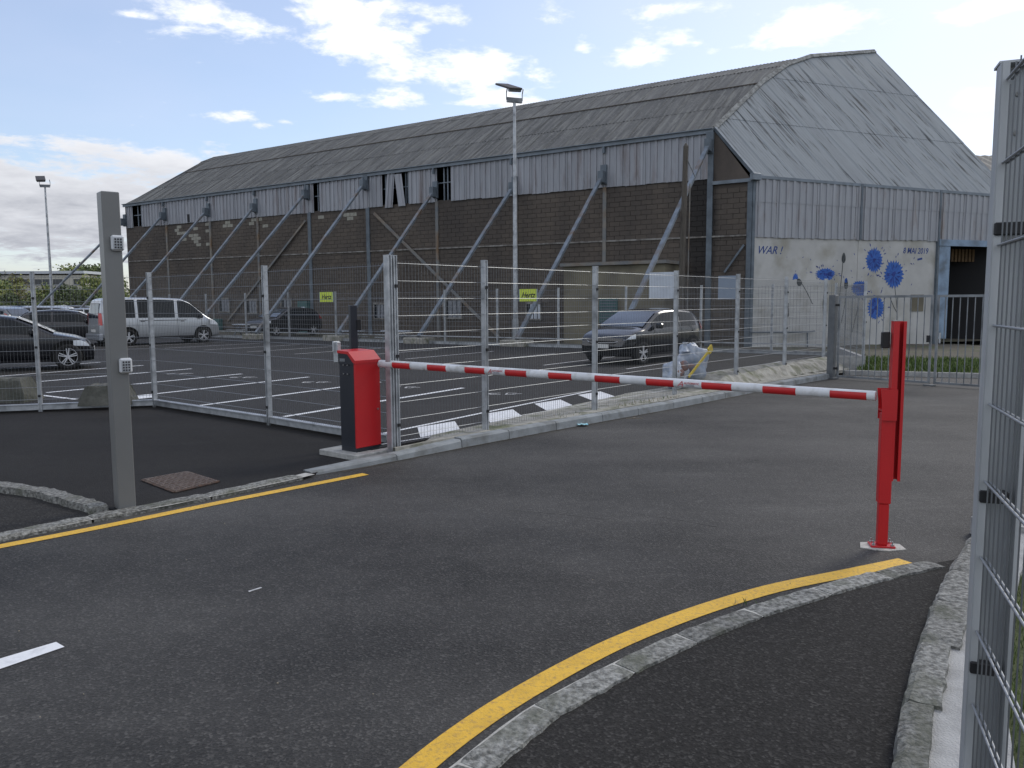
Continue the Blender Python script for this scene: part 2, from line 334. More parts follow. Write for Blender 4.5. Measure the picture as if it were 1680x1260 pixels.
def thing(name, label, cat, loc=(0, 0, 0), group=None, local=False):
    o = bpy.data.objects.new(name, None); col.objects.link(o); o.location = loc; o.empty_display_size = .2
    o['label'] = label; o['category'] = cat
    if group: o['group'] = group
    ORG[o.name] = (0, 0, 0) if local else tuple(loc)
    return o
def tag(o, label, cat, group=None):
    o['label'] = label; o['category'] = cat
    if group: o['group'] = group
    return o
def copy_tree(o, parent=None, label=None):
    c = o.copy(); col.objects.link(c); c.parent = parent
    if label: c['label'] = label
    for ch in o.children: copy_tree(ch, c)
    return c
def frame_m(o, x, y, z=None):
    x = Vector(x).normalized(); y = Vector(y).normalized(); z = x.cross(y).normalized()
    m = Matrix((x, y, z)).transposed().to_4x4(); m.translation = Vector(o); return m
def text(name, body, size, mat, parent, mw, ext=.002, shear=0., offs=0., sx=1., align='CENTER'):
    cu = bpy.data.curves.new('t', 'FONT'); cu.body = body; cu.size = size; cu.extrude = ext; cu.align_x = align; cu.align_y = 'CENTER'; cu.shear = shear; cu.offset = offs; cu.resolution_u = 3
    t = bpy.data.objects.new('t', cu); col.objects.link(t); dg = bpy.context.evaluated_depsgraph_get(); me = bpy.data.meshes.new_from_object(t.evaluated_get(dg))
    bpy.data.objects.remove(t); me.materials.clear(); me.materials.append(MATS[mat]); me.transform(Matrix.Diagonal((sx, 1, 1, 1)))
    off = Vector(ORG[parent.name]); mm = mw.copy(); mm.translation = mm.translation-off
    o = bpy.data.objects.new(name, me); col.objects.link(o); o.parent = parent; o.matrix_local = mm; ORG[o.name] = tuple(off); return o

# ------------------------------------------------------------ the ground
TH = R_(49.49); ux, uy = math.cos(TH), math.sin(TH)
def F1(s, off, z=0.0): return Vector((ux*s-uy*off, uy*s+ux*off, z))
OFF = 6.969; S0 = 6.09; S1 = 7.62
POSTS1 = [S0]+[S1+2.5*k for k in range(6)]
Cc = Vector((-6.12, 13.56, .04)); Mm = Vector((-3.515, 11.442, .04)); Pp = Vector((-1.44, 9.66, .1)); Ll = Vector((-7.783, 13.051, .04))
F3d = Vector((-.957, -.290, 0)).normalized()
F4a = Vector((9.9, 24.45, .1)); F4d = Vector((-.837, .547, 0))
def F4(t, z=.1): q = F4a+F4d*t; q.z = z; return q
wd = Vector((-.832, .555, 0)).normalized(); wn = Vector((-.555, -.832, 0)).normalized()     # long wall of the hangar: direction and outward normal
W0 = Vector((8.125, 27.247, 0))-wn*6.0
def struct(name, mb, mats, **k): o = mb.build(name, mats, None, **k); o['kind'] = 'structure'; return o
b = MB(); b.quad((-900, -60, -.42), (900, -60, -.42), (900, 1500, -.42), (-900, 1500, -.42)); struct('terrain', b, 'field', fix=False)
b = MB(); b.quad((-22, -14, 0), (45, -14, 0), (45, 24, 0), (-22, 24, 0)); road = struct('road', b, 'road', fix=False)
# car park slab
poly = [F1(S0-.25, OFF+.16), F1(21.3, OFF+.16), F4(-.3), F4(44), (-38, 70), (-80, 150), (-220, 150), (-220, -40), Cc+F3d*40, Cc, Mm, Pp]
b = MB(); b.prism([(p[0], p[1]) for p in poly], -.4, .1); car_park = struct('car_park', b, 'park')
# left pavement: between the dropped kerb and the fence
kl = [(192, 838), (275, 827), (393, 802), (511, 776.5), (560, 764.5)]
kline = [G(*p, .03) for p in kl]
islL = [G(-420, 772, .03), G(-160, 780, .03), G(0, 797, .03), G(67, 805, .03), G(130, 819, .03), G(192, 838, .03)]
pv = islL+kline[1:]+[F1(5.5, 6.90), F1(S0-.1, OFF+.1), Pp, Mm, Cc, Cc+F3d*14]
b = MB(); b.prism([(p[0], p[1]) for p in pv], -.2, .027); struct('pavement', b, 'pave')
# small island of darker asphalt at far left, and the wedge of pavement at right
low = [G(-420, 958, .02), G(-100, 903, .02), G(0, 882, .02), G(90, 866.5, .02), G(177, 847, .02)]
b = MB(); b.prism([(p.x, p.y) for p in low+islL[::-1]], -.2, .022); struct('pavement_island', b, 'island')
gkL = [(600, 1395), (675, 1318), (751, 1259), (863, 1172), (987, 1104), (1104, 1049), (1228, 1002), (1352, 965), (1476, 934), (1569, 918)]
gk = [G(*p) for p in gkL]
stL = [(1430, 1500), (1444, 1360), (1457, 1256), (1470, 1191), (1491, 1104), (1507, 1042), (1538, 980), (1563, 928), (1587, 900)]
st = [G(*p) for p in stL]
b = MB(); b.prism([(p.x, p.y) for p in gk[::-1]+st], -.2, .02, caps=True); 
b = MB()
wedge = [(p.x+.05, p.y-.03) for p in gk]+[(p.x+.05, p.y) for p in st[::-1]]+[(1.1, .2), (-.9, .2)]
b.prism(wedge, -.2, .024); struct('pavement_wedge', b, 'island')
# yard beyond the far fence, falling gently to the hangar
def wall_pt(t, z): q = W0+wd*t; q.z = z; return q
b = MB()
n = 26; rows = []
for i in range(n+1):
    t = -14+i*2.6; a = F4(t, .085); c = W0+wd*(t-2)-wn*3; 
    r = []
    for j in range(8):
        k = j/7; q = a.lerp(c, k); q.z = .085-k*(.30 if t < 14 else .30*max(0, 1-(t-14)/20)); r.append(q)
    rows.append(r)
b.grid(rows); struct('yard_ground', b, 'earth')
# beyond the gate: kerb, footway, grass
kg0, kg1 = G(1408, 609, .1), G(1607, 613.5, .1); kd = (kg1-kg0).normalized(); kgE = kg1+kd*22; kn = Vector((-kd.y, kd.x, 0))
b = MB(); 
for i in range(16):
    a = kg0-kd*.3+kd*(i*1.0); c = a+kd*.985; b.quad(*[Vector((q.x, q.y, .11)) for q in (a, c, c+kn*.14, a+kn*.14)]); b.quad(*[Vector((q.x, q.y, z)) for q, z in ((a, -.1), (c, -.1), (c, .11), (a, .11))])
    b.quad(*[Vector((q.x, q.y, z)) for q, z in ((c, -.1), (c+kn*.14, -.1), (c+kn*.14, .11), (c, .11))])
struct('kerb_line', b, 'plinth')
gp = [kg0+kn*.14, kgE+kn*.14, kgE+kn*3.2, kg0+kn*3.2]
rows = []
for i in range(40):
    k = i/39; a = gp[0].lerp(gp[1], k); c = gp[3].lerp(gp[2], k); r = []
    for j in range(8):
        q = a.lerp(c, j/7); q.z = .085+.10*math.sin(j/7*math.pi*.6)+rnd.uniform(-.015, .015); r.append(q)
    rows.append(r)
b = MB(); b.grid(rows); grass_bank = struct('grass_verge', b, 'grass_soil')
b = MB(); q0, q1 = kg0+kn*3.1, kgE+kn*3.1; 
rows = []
for i in range(30):
    k = i/29; a = q0.lerp(q1, k); r = []
    for j in range(14):
        q = a+kn*(j*1.25)-Vector((.35*j*1.0, 0, 0))*0; q.z = .17-.35*min(1, (j/9))+rnd.uniform(-.035, .035)*(j > 0); r.append(q)
    rows.append(r)
b.grid(rows); struct('earth_bank', b, 'earth')

# painted lines (thin sheets, each a child of the surface that carries it)
def ribbon(name, pts, wdt, z, mat, parent, taper=None):
    b = MB(); L = []; Rr = []
    for i, p in enumerate(pts):
        a = pts[max(0, i-1)]; c = pts[min(len(pts)-1, i+1)]; d = Vector((c[0]-a[0], c[1]-a[1])); d.normalize(); nn_ = Vector((-d.y, d.x))
        L.append((p[0]+nn_.x*wdt/2, p[1]+nn_.y*wdt/2, z)); Rr.append((p[0]-nn_.x*wdt/2, p[1]-nn_.y*wdt/2, z))
    b.grid([L, Rr], sm=False); return b.build(name, mat, parent)
def smooth(pts, k=6):
    o = []
    for i in range(len(pts)-1):
        p0 = pts[max(0, i-1)]; p1 = pts[i]; p2 = pts[i+1]; p3 = pts[min(len(pts)-1, i+2)]
        for j in range(k):
            t = j/k; o.append(.5*((2*p1)+(p2-p0)*t+(2*p0-5*p1+4*p2-p3)*t*t+(-p0+3*p1-3*p2+p3)*t*t*t))
    return o+[pts[-1]]
yl = [G(*p) for p in ((-300, 958), (-100, 918), (0, 897), (100, 878), (196, 859), (300, 837.5), (393, 818.5), (500, 797.5), (600, 778))]
ribbon('yellow_line', smooth(yl), .115, .004, 'yellow_paint', road)
ytop = [(560, 1345), (665, 1256), (720, 1210), (807, 1148), (919, 1089), (1011, 1044), (1135, 999), (1259, 962), (1383, 937), (1476, 917)]
ybot = [(600, 1362), (717, 1256), (795, 1197), (862, 1156), (951, 1100), (1040, 1056), (1152, 1009), (1275, 971), (1392, 946), (1497, 925)]
A_ = smooth([G(*p) for p in ytop]); B_ = smooth([G(*p) for p in ybot])
ctr = [(a+c)/2 for a, c in zip(A_, B_)]
ribbon('yellow_line', ctr, .125, .004, 'yellow_paint', road)
b = MB(); b.quad(*[G(*p, .004) for p in ((-90, 1107), (92, 1053), (106, 1061), (-60, 1118))]); b.build('white_dash', 'white_paint', road, fix=False)
b = MB(); b.quad(*[G(*p, .004) for p in ((407, 969.5), (428, 963), (430, 964.5), (409, 971))]); b.build('paint_scratch', 'dull_white', road, fix=False)
# bay lines of the car park
bd = Vector((math.cos(R_(58)), math.sin(R_(58)), 0)); bs = Vector((-1.85, 1.27, 0))
for k in range(0, 9):
    p = Vector((-3.40, 11.76, 0))+bs*k+(Vector((0, -.35, 0)) if k == 3 else Vector()); ribbon('bay_line', [p, p+bd*(4.6)], .11, .105, 'white_paint', car_park)
for k in range(-2, 10):
    p = Vector((.85, 21.27, 0))+Vector((-2.03, 1.34, 0))*k; q = p+Vector((math.cos(R_(54)), math.sin(R_(54)), 0))*4.4; ribbon('bay_line', [p, q], .08, .105, 'dull_white', car_park)
ribbon('bay_line', [G(*p, .1) for p in ((-60, 640), (39, 646.7), (70, 649), (125, 655.5))], .09, .105, 'white_paint', car_park)
b = MB(); b.quad(*[G(*p, .105) for p in ((196, 652), (251, 646), (251, 652), (200, 657))]); b.build('give_way_dash', 'white_paint', car_park, fix=False)
for k, (px, py) in enumerate(((297, 613), (401, 619), (521, 627), (665, 635.5), (830, 646))):
    c = G(px, py, .105); b = MB(); e = bd; s_ = Vector((-e.y, e.x, 0)); ex = Vector((1, 0, 0)); ey = Vector((0, 1, 0))
    for (x0, y0, x1, y1) in ((-.30, -.1, -.30, .1), (-.3, .1, -.1, .12), (-.3, 0, -.16, .0), (-.3, -.1, -.1, -.12), (0, -.12, .03, .12), (.03, .12, .2, .1), (0, -.12, .18, -.1), (.12, -.02, .3, 0)):
        b.bar(c+ex*x0+ey*y0, c+ex*x1+ey*y1, .035, .002)
    b.build('bay_letters', 'dull_white', car_park)
# parked cars' thin line along the checker strip and the checkers
def strip(s0, s1, o0, o1, z, name='checker_block', mat='white_paint', zf=None):
    zf = zf or (lambda s, o: z); b = MB(); b.quad(*[F1(s, o, zf(s, o)) for s, o in ((s0, o0), (s1, o0), (s1+.53, o1), (s0+.53, o1))]); return b.build(name, mat, car_park, fix=False)
for k in range(4):
    s0 = 6.74+1.47*k; strip(s0, s0+.72, 7.27+.15*k, 7.9+.17*k, .105)
ribbon('edge_line', [F1(6.2, 7.80), F1(9, 8.18), F1(12.6, 8.62)], .07, .107, 'white_paint', car_park)
ribbon('edge_line', [F1(6.1, 7.26), F1(6.85, 7.2)], .05, .107, 'dull_white', car_park)

# ------------------------------------------------------------ kerbs
def stone(a, c, wdt, z0, z1, side, jit=.012, lean=0.0, curve=None):
    """one rough kerb stone from a to c, top width wdt towards 'side'"""
    a, c = Vector((a.x, a.y, 0)), Vector((c.x, c.y, 0)); d = c-a; L = d.length; d.normalize(); s_ = side; b = MB(); na = max(2, int(L/.07)); rows = []
    for i in range(na+1):
        t = i/na; p = a+d*(L*t); e = .008 if i in (0, na) else 0; j = lambda k=1.: rnd.uniform(-jit, jit)*k
        rows.append([Vector((p.x, p.y, z0-.05))+s_*j(.6), p+s_*(lean*.8+j(.8))+Vector((0, 0, z1-.018-e+j(.5))), p+s_*(.018+lean+j(.8))+Vector((0, 0, z1-e+j(.4))),
                     p+s_*(wdt*.5)+Vector((0, 0, z1-e+j(.6))), p+s_*(wdt-.015+j(.8))+Vector((0, 0, z1-e+j(.4))), p+s_*(wdt+j(.8))+Vector((0, 0, z0-.05))])
    b.grid(rows, sm=False); b.f.append([0, 1, 2, 3, 4, 5]); b.mi.append(0); b.sm.append(False); o = na*6; b.f.append([o+5, o+4, o+3, o+2, o+1, o]); b.mi.append(0); b.sm.append(False)
    return b
def along(pts, step, gap=.004):
    """cut a polyline into pieces of about 'step'"""
    ls = [0]
    for p, q in zip(pts, pts[1:]): ls.append(ls[-1]+(q-p).length)
    def at(s):
        for i in range(len(ls)-1):
            if s <= ls[i+1]: return pts[i].lerp(pts[i+1], (s-ls[i])/max(1e-6, ls[i+1]-ls[i]))
        return pts[-1]
    o = []; s = 0
    while s < ls[-1]-.15:
        e = min(ls[-1], s+step*rnd.uniform(.85, 1.15)); o.append((at(s+gap), at(e-gap), (at(e)-at(s)).normalized())); s = e
    return o
# concrete kerb by the long fence
tb = thing('concrete_kerb', 'grey concrete kerb of long units running below the mesh fence beside the road', 'kerb', F1(8, 6.7, 0))
kp = [G(511, 781), G(560, 774), F1(5.45, 6.745), F1(6.6, 6.76), F1(9, 6.66), F1(11.7, 6.50), F1(14.8, 6.43), F1(17, 6.35), F1(18.8, 6.21)]
b = MB(); rows = [[], []]
for (p0, p1) in zip(kp[1:], kp[2:]):
    nseg = max(2, int((p1-p0).length/.12)); d_ = (p1-p0).normalized(); s_ = Vector((d_.y, -d_.x, 0))
    for i in range(nseg):
        q = p0.lerp(p1, i/nseg); q.z = .003; rows[0].append(q-s_*.03); rows[1].append(q+s_*(.018+abs(rnd.gauss(0, .018))))
b.grid(rows, sm=False); b.build('gutter_dirt', 'dirt', road, fix=False)
for (p0, p1) in (((1050, 843), (1196, 868)), ((830, 836), (1000, 852)), ((660, 782), (780, 792))): ribbon('road_seam', [G(*p0), (G(*p0)+G(*p1))/2+Vector((.01, .02, 0)), G(*p1)], .008, .003, 'seam', road)
L_ = 0
for (a, c, d) in along(kp, 1.0, .006):
    s_ = Vector((-d.y, d.x, 0)); L_ += 1; z = .05 if L_ == 1 else (.105 if L_ == 2 else .12)
    bb = MB(); wdt = .15 if L_ > 2 else .17
    z0a = .03 if L_ == 1 else z
    if L_ == 1: prof = lambda zt: [(-.0, -.05), (0, zt-.02), (.02, zt), (wdt, zt), (wdt, -.05)]
    rows = []
    for (p, zt) in ((a, .04 if L_ == 1 else (.075 if L_ == 2 else z)), (c, .075 if L_ == 1 else z)):
        rows.append([p+Vector((0, 0, -.05)), p+s_*.012+Vector((0, 0, zt-.022)), p+s_*.034+Vector((0, 0, zt)), p+s_*wdt+Vector((0, 0, zt)), p+s_*wdt+Vector((0, 0, -.05))])
    bb.grid(rows, sm=False); bb.f.append([0, 1, 2, 3, 4]); bb.mi.append(0); bb.sm.append(False); bb.f.append([9, 8, 7, 6, 5]); bb.mi.append(0); bb.sm.append(False)
    bb.build('kerb_unit', 'kerb', tb)
# rough concrete haunch behind the kerb, rising into a hump towards the gate
def hum(s):
    t = max(0, min(1, (s-13.6)/1.2)); return t*t*(3-2*t)
def haunch_off0(s): return 6.76+.14 if s < 6.6 else (6.9-(s-6.6)*.0333 if s < 17 else 6.55-(s-17)*.07)+.0
rows = []
s = 6.0
while s < 20.4:
    h = hum(s); o0 = haunch_off0(s); r = []
    prof = [(0, .05), (0.002, .118), (.14, .125), (.16+.1*(1-h), .13+.02*h), (.36, .125+.20*h), (.55, .125+.26*h), (.62, .122+.27*h), (1.1, .11+.14*h), (1.25, .09+.01*h), (1.26, .0)] if s > 12.4 else [(0, .05), (0.002, .118), (.14, .122), (.25, .124), (.30, .122), (.36, .12), (.40, .115), (.44, .11), (.48, .104), (.49, .0)]
    ks = 1. if s > 12.4 else max(.12, min(1, (s-6.45)/.5))*(7.28+(s-6.7)*.10-o0)/.49
    for k, (o, z) in enumerate(prof):
        o = o*ks
        jj = (.012+.02*h) if 1 < k < 6 else 0
        r.append(F1(s, o0+o+rnd.uniform(-jj, jj), z+rnd.uniform(-jj, jj)*.6))
    rows.append(r); s += .16
b = MB(); b.grid(rows, sm=False); struct('concrete_haunch', b, 'haunch')
hs0 = lambda s, o: (lambda o0: .122+.27*hum(s)+.006 - (o-o0-.62)/.48*.13)(haunch_off0(s))
for k in range(5):
    s0 = 14.9+1.15*k; o0 = haunch_off0(s0); strip(s0, s0+.62, o0+.66, o0+1.02, 0, zf=hs0)
# dropped granite kerb at left, and the one round the small island
tb = thing('granite_kerb', 'rough grey granite dropped kerb along the yellow line at left', 'kerb', G(300, 828))
klow = [G(*p) for p in ((-420, 966), (-100, 911), (0, 888), (90, 871.5), (177, 853), (275, 835), (393, 810.5), (470, 794), (511, 784))]
ribbon('mortar_bed', [p+Vector((-.03, .075, 0)) for p in klow], .14, .029, 'mortar_pale', tb)
for (a, c, d) in along(klow, 1.0, .01): stone(a, c, .16, 0, .040, Vector((-d.y, d.x, 0)), .008).build('kerb_stone', 'granite', tb)
tb = thing('granite_kerb', 'pale weathered granite kerb curving round the small asphalt island at far left', 'kerb', G(60, 812))
for (a, c, d) in along([p.copy() for p in islL[:-1]]+[G(180, 836, .03)], 1.0): stone(a, c, .17, 0, .085, Vector((d.y, -d.x, 0)), .014).build('kerb_stone', 'granite', tb)
tb = thing('granite_kerb', 'granite kerb of short stones following the curved yellow line in the foreground', 'kerb', G(1000, 1095))
gks = smooth(gk[:-1]+[G(1545, 922)], 3); ribbon('mortar_bed', [p+Vector((.045, -.065, 0)) for p in gks[:-5]], .14, .029, 'mortar_pale', tb)
for (a, c, d) in along(gks, .55, .011): stone(a, c, .165, 0, .040, Vector((d.y, -d.x, 0)), .008).build('kerb_stone', 'granite', tb)
tb = thing('stone_edging', 'raised rough stone edging between the asphalt wedge and the right hand fence', 'kerb', G(1510, 1080))
for (a, c, d) in along(st, .62, .004):
    wv = .15+.12*max(0, min(1, (a.y-2.8)/1.8)); stone(a, c, wv, 0, .115, Vector((d.y, -d.x, 0)), .010, .03).build('edging_stone', 'granite', tb)
b = MB(); cl = [(.98, .9), (1.42, 2.0), (1.58, 2.88), (1.92, 3.5), (2.38, 4.2), (2.93, 4.95), (3.52, 5.75)]; cr = [(1.62, .9), (1.72, 2.0), (1.80, 2.7), (2.15, 3.35), (2.62, 4.05), (3.15, 4.8), (3.85, 5.6)]
cl[0:2] = [(.80, .9), (1.20, 2.0), (1.42, 2.6)]; b.prism(cl+cr[::-1], -.1, .088); struct('concrete_strip', b, 'plinth')
# grass at right of the near fence, edged by a pale kerb
gpoly = [(1.60, .2)]+cr+[(14, 6.8), (14, .2)]
b = MB(); b.prism(gpoly, -.1, .05); lawn = struct('lawn', b, 'grass_soil')
b = MB(); b.prism([(3.85, 5.6), (3.45, 5.75), (3.5, 5.95), (14, 7.1), (14, 6.85)], -.05, .13); struct('lawn_kerb', b, 'plinth')
def grass(name, pts, hmin, hmax, wdt, mats):
    b = MB()
    for p in pts:
        h = rnd.uniform(hmin, hmax); a = rnd.uniform(0, 6.28); lx, ly = rnd.gauss(0, h*.35), rnd.gauss(0, h*.35); x, y = math.cos(a)*wdt/2, math.sin(a)*wdt/2; mi = rnd.choice(range(len(mats)))
        b.add([(p[0]-x, p[1]-y, p[2]), (p[0]+x, p[1]+y, p[2]), (p[0]+x*.6+lx*.4, p[1]+y*.6+ly*.4, p[2]+h*.6), (p[0]-x*.6+lx*.4, p[1]-y*.6+ly*.4, p[2]+h*.6), (p[0]+lx, p[1]+ly, p[2]+h)], [(0, 1, 2, 3), (3, 2, 4)], mi)
    o = b.build(name, mats, None, fix=False); o['kind'] = 'stuff'; o['label'] = name.replace('_', ' '); return o
def inpoly(x, y, P_):
    c = False; j = len(P_)-1
    for i in range(len(P_)):
        if (P_[i][1] > y) != (P_[j][1] > y) and x < (P_[j][0]-P_[i][0])*(y-P_[i][1])/(P_[j][1]-P_[i][1])+P_[i][0]: c = not c
        j = i
    return c
pts = []
while len(pts) < 16000:
    x, y = rnd.uniform(1.6, 5.5), rnd.uniform(1.2, 6.2)
    if inpoly(x, y, gpoly): pts.append((x, y, .048))
o = grass('lawn_grass', pts, .025, .075, .006, ['blade', 'blade_dark']); o['label'] = 'short green grass seen through the right hand fence'; o['category'] = 'grass'
pts = []
for _ in range(12000):
    k, j = rnd.random(), rnd.random(); q = gp[0].lerp(gp[1], k*.5).lerp(gp[3].lerp(gp[2], k*.5), j); pts.append((q.x, q.y, .08+.10*math.sin(j*math.pi*.6)))
o = grass('verge_grass', pts, .06, .17, .03, ['blade', 'blade_dark']); o['label'] = 'strip of green grass beyond the far gate'; o['category'] = 'grass'
pts = []
for _ in range(260):
    s = rnd.choice([9.2, 10.9, 11.6, 12.2, 14.0])+rnd.gauss(0, .25); p = F1(s, haunch_off0(s)+rnd.uniform(.02, .25), .118); pts.append(tuple(p))
for _ in range(10):
    i = rnd.choice((39, 39)); q = ctr[min(i, len(ctr)-1)]; pts.append((q.x+rnd.gauss(0, .07)+.05, q.y-.085+rnd.gauss(0, .012), .003))
o = grass('kerb_weeds', pts, .02, .05, .008, ['blade_dark', 'twig']); o['label'] = 'thin weeds growing on the concrete behind the kerb'; o['category'] = 'weeds'

# ------------------------------------------------------------ mesh fences
def wires(b, A, B, z0, z1, base=0., vs=.05, hs=.2, r=.0019, rh=.0027, dbl=True, over=.03):
    A, B = Vector(A), Vector(B); d = (B-A); d.z = 0; L = d.length; d.normalize(); nrm = Vector((-d.y, d.x, 0)); n = int(L/vs); sl = (B.z-A.z)/L
    for i in range(1, n):
        p = A+d*(i*L/n); zb = A.z+sl*(i*L/n); b.tube((p.x, p.y, zb+z0), (p.x, p.y, zb+z1+over), r, 4, cap=False, sm=False, mi=1)
    k = 0; z = z1
    while z > z0-.01:
        for sg in ((-1, 1) if dbl else (1,)):
            o = nrm*(sg*(r+rh)); b.tube((A.x+o.x, A.y+o.y, A.z+z), (B.x+o.x, B.y+o.y, B.z+z), rh, 4, cap=False, sm=False, ph=.785)
        z -= hs; k += 1
def fpost(b, p, z0, z1, dirv, w=.055, d=.07):
    """galvanised omega profile post: web plus two flanges and a proud lip"""
    a = math.atan2(dirv.y, dirv.x); s_ = Vector((-dirv.y, dirv.x, 0)); h = (z0+z1)/2; L = z1-z0
    b.box((p.x, p.y, h), (w*.5, d*.62, L), a)
    for sg in (-1, 1):
        q = p+dirv*(sg*w*.36); b.box((q.x, q.y, h), (w*.28, d, L), a)
    b.box((p.x, p.y, z1+.004), (w*1.02, d*1.05, .008), a)
def clip(b, p, z, dirv, w=.03):
    a = math.atan2(dirv.y, dirv.x); b.box((p.x, p.y, z), (.032, .095, .03), a)
def side_of_cam(p, dirv):
    s_ = Vector((-dirv.y, dirv.x, 0)); return s_ if s_.dot(CAM-p) > 0 else -s_
def fence(root, pts, zt, zb, postmask=None, clips=(.25, 1.05, 1.85), vs=.05, hs=.2, r=.0019, rh=.0027, mat='galv', wmat='galv_wire', base_rail=None, w=.055, d=.07):
    for i, p in enumerate(pts):
        dv = (pts[min(i+1, len(pts)-1)]-pts[max(i-1, 0)]); dv.z = 0; dv.normalize()
        if postmask is None or postmask[i]:
            b = MB(); fpost(b, p, p.z-.1, p.z+zt+.03, dv, w, d); po = b.build('post', mat, root)
            if clips:
                for c in clips:
                    b = MB(); s_ = side_of_cam(p, dv); a = math.atan2(dv.y, dv.x); q = p+s_*(d/2+.006)+dv*.0; b.box((q.x, q.y, p.z+c), (.036, .02, .036), a); b.build('clip', 'black', po)
    for a, c in zip(pts, pts[1:]):
        b = MB(); d_ = (c-a).normalized(); wires(b, a+d_*.03, c-d_*.03, zb, zt-.05, vs=vs, hs=hs, r=r, rh=rh); o = b.build('mesh_panel', [wmat, 'wire_dull'], root, fix=False); o['kind'] = 'stuff'
        if base_rail:
            b = MB(); s_ = side_of_cam(a, d_)*0; z0, z1, th = base_rail
            b.bar(a+d_*.03+Vector((0, 0, (z0+z1)/2)), c-d_*.03+Vector((0, 0, (z0+z1)/2)), th, z1-z0)
            b.bar(a+d_*.03+Vector((0, 0, z1+.002)), c-d_*.03+Vector((0, 0, z1+.002)), th+.05, .012); b.build('base_rail', mat, root)
f1p = [F1(s, OFF, .12) for s in POSTS1]
t1 = thing('mesh_fence', 'galvanised wire mesh fence on the kerb running from the barrier cabinet to the gate', 'fence', f1p[0], 'wire mesh fences round the car park')
fence(t1, f1p, 2.16, .02)
# the doubled corner post
b = MB(); q = f1p[0]-Vector((ux, uy, 0))*.085; fpost(b, q, .0, 2.31, Vector((ux, uy, 0)), .06, .08); b.build('corner_post', 'galv', t1)
b = MB(); q = f1p[0]-Vector((ux, uy, 0))*.02+Vector((-uy, ux, 0))*.02; b.box((q.x, q.y, 1.17), (.04, .05, 2.3), TH); b.build('corner_post', 'galv', t1)
t2 = thing('mesh_fence', 'galvanised mesh fence on a low rail between the dark pavement and the parking bays', 'fence', Cc, 'wire mesh fences round the car park')
P0e = Vector((-1.52, 9.72, .04))
fence(t2, [Cc, Mm, P0e], 2.24, .10, postmask=[1, 1, 0], base_rail=(.02, .11, .05))
t3 = thing('mesh_fence', 'galvanised mesh fence going off the left edge beyond the keypad post', 'fence', Ll, 'wire mesh fences round the car park')
l3 = [Cc, Ll]+[Ll+F3d*2.5*k for k in (1, 2, 3)]
fence(t3, l3, 2.24, .10, postmask=[0, 1, 1, 1, 1], base_rail=(.02, .11, .05))
t4 = thing('mesh_fence', 'distant mesh fence along the far side of the car park carrying two yellow signs', 'fence', F4a, 'wire mesh fences round the car park')
ts = [0, 1.9, 4.25, 7.0, 9.75, 12.5, 15.1, 18.2, 21.3, 24.4, 27.5, 30.6, 33.7, 36.8]
fence(t4, [F4(t, .1) for t in ts], 2.18, .12, clips=None, vs=.1, r=.0028, rh=.0036, base_rail=(.0, .10, .06), w=.07, d=.07)
b = MB()
for a, c in zip(ts, ts[1:]): b.bar(F4(a, .42), F4(c, .42), .05, .04)
b.build('lower_rail', 'galv', t4)
Qq = G(1415, 608, .05); t5 = thing('mesh_fence', 'short mesh fence on a pale low wall behind the gate post', 'fence', Qq, 'wire mesh fences round the car park')
P6 = f1p[-1].copy(); P6.z = .1; Qb = F4(0, .1)
fence(t5, [P6, Vector((Qq.x, Qq.y, .1)), Qb], 2.12, .15, postmask=[0, 1, 1], clips=(.35, 1.15, 1.85))
b = MB(); b.bar(Vector((P6.x, P6.y, .2))+Vector((.1, .06, 0)), (Qq.x-.05, Qq.y-.02, .2), .12, .42); b.bar((Qq.x, Qq.y, .2), (Qb.x, Qb.y, .2), .12, .42); b.build('low_wall', 'plinth', t5)

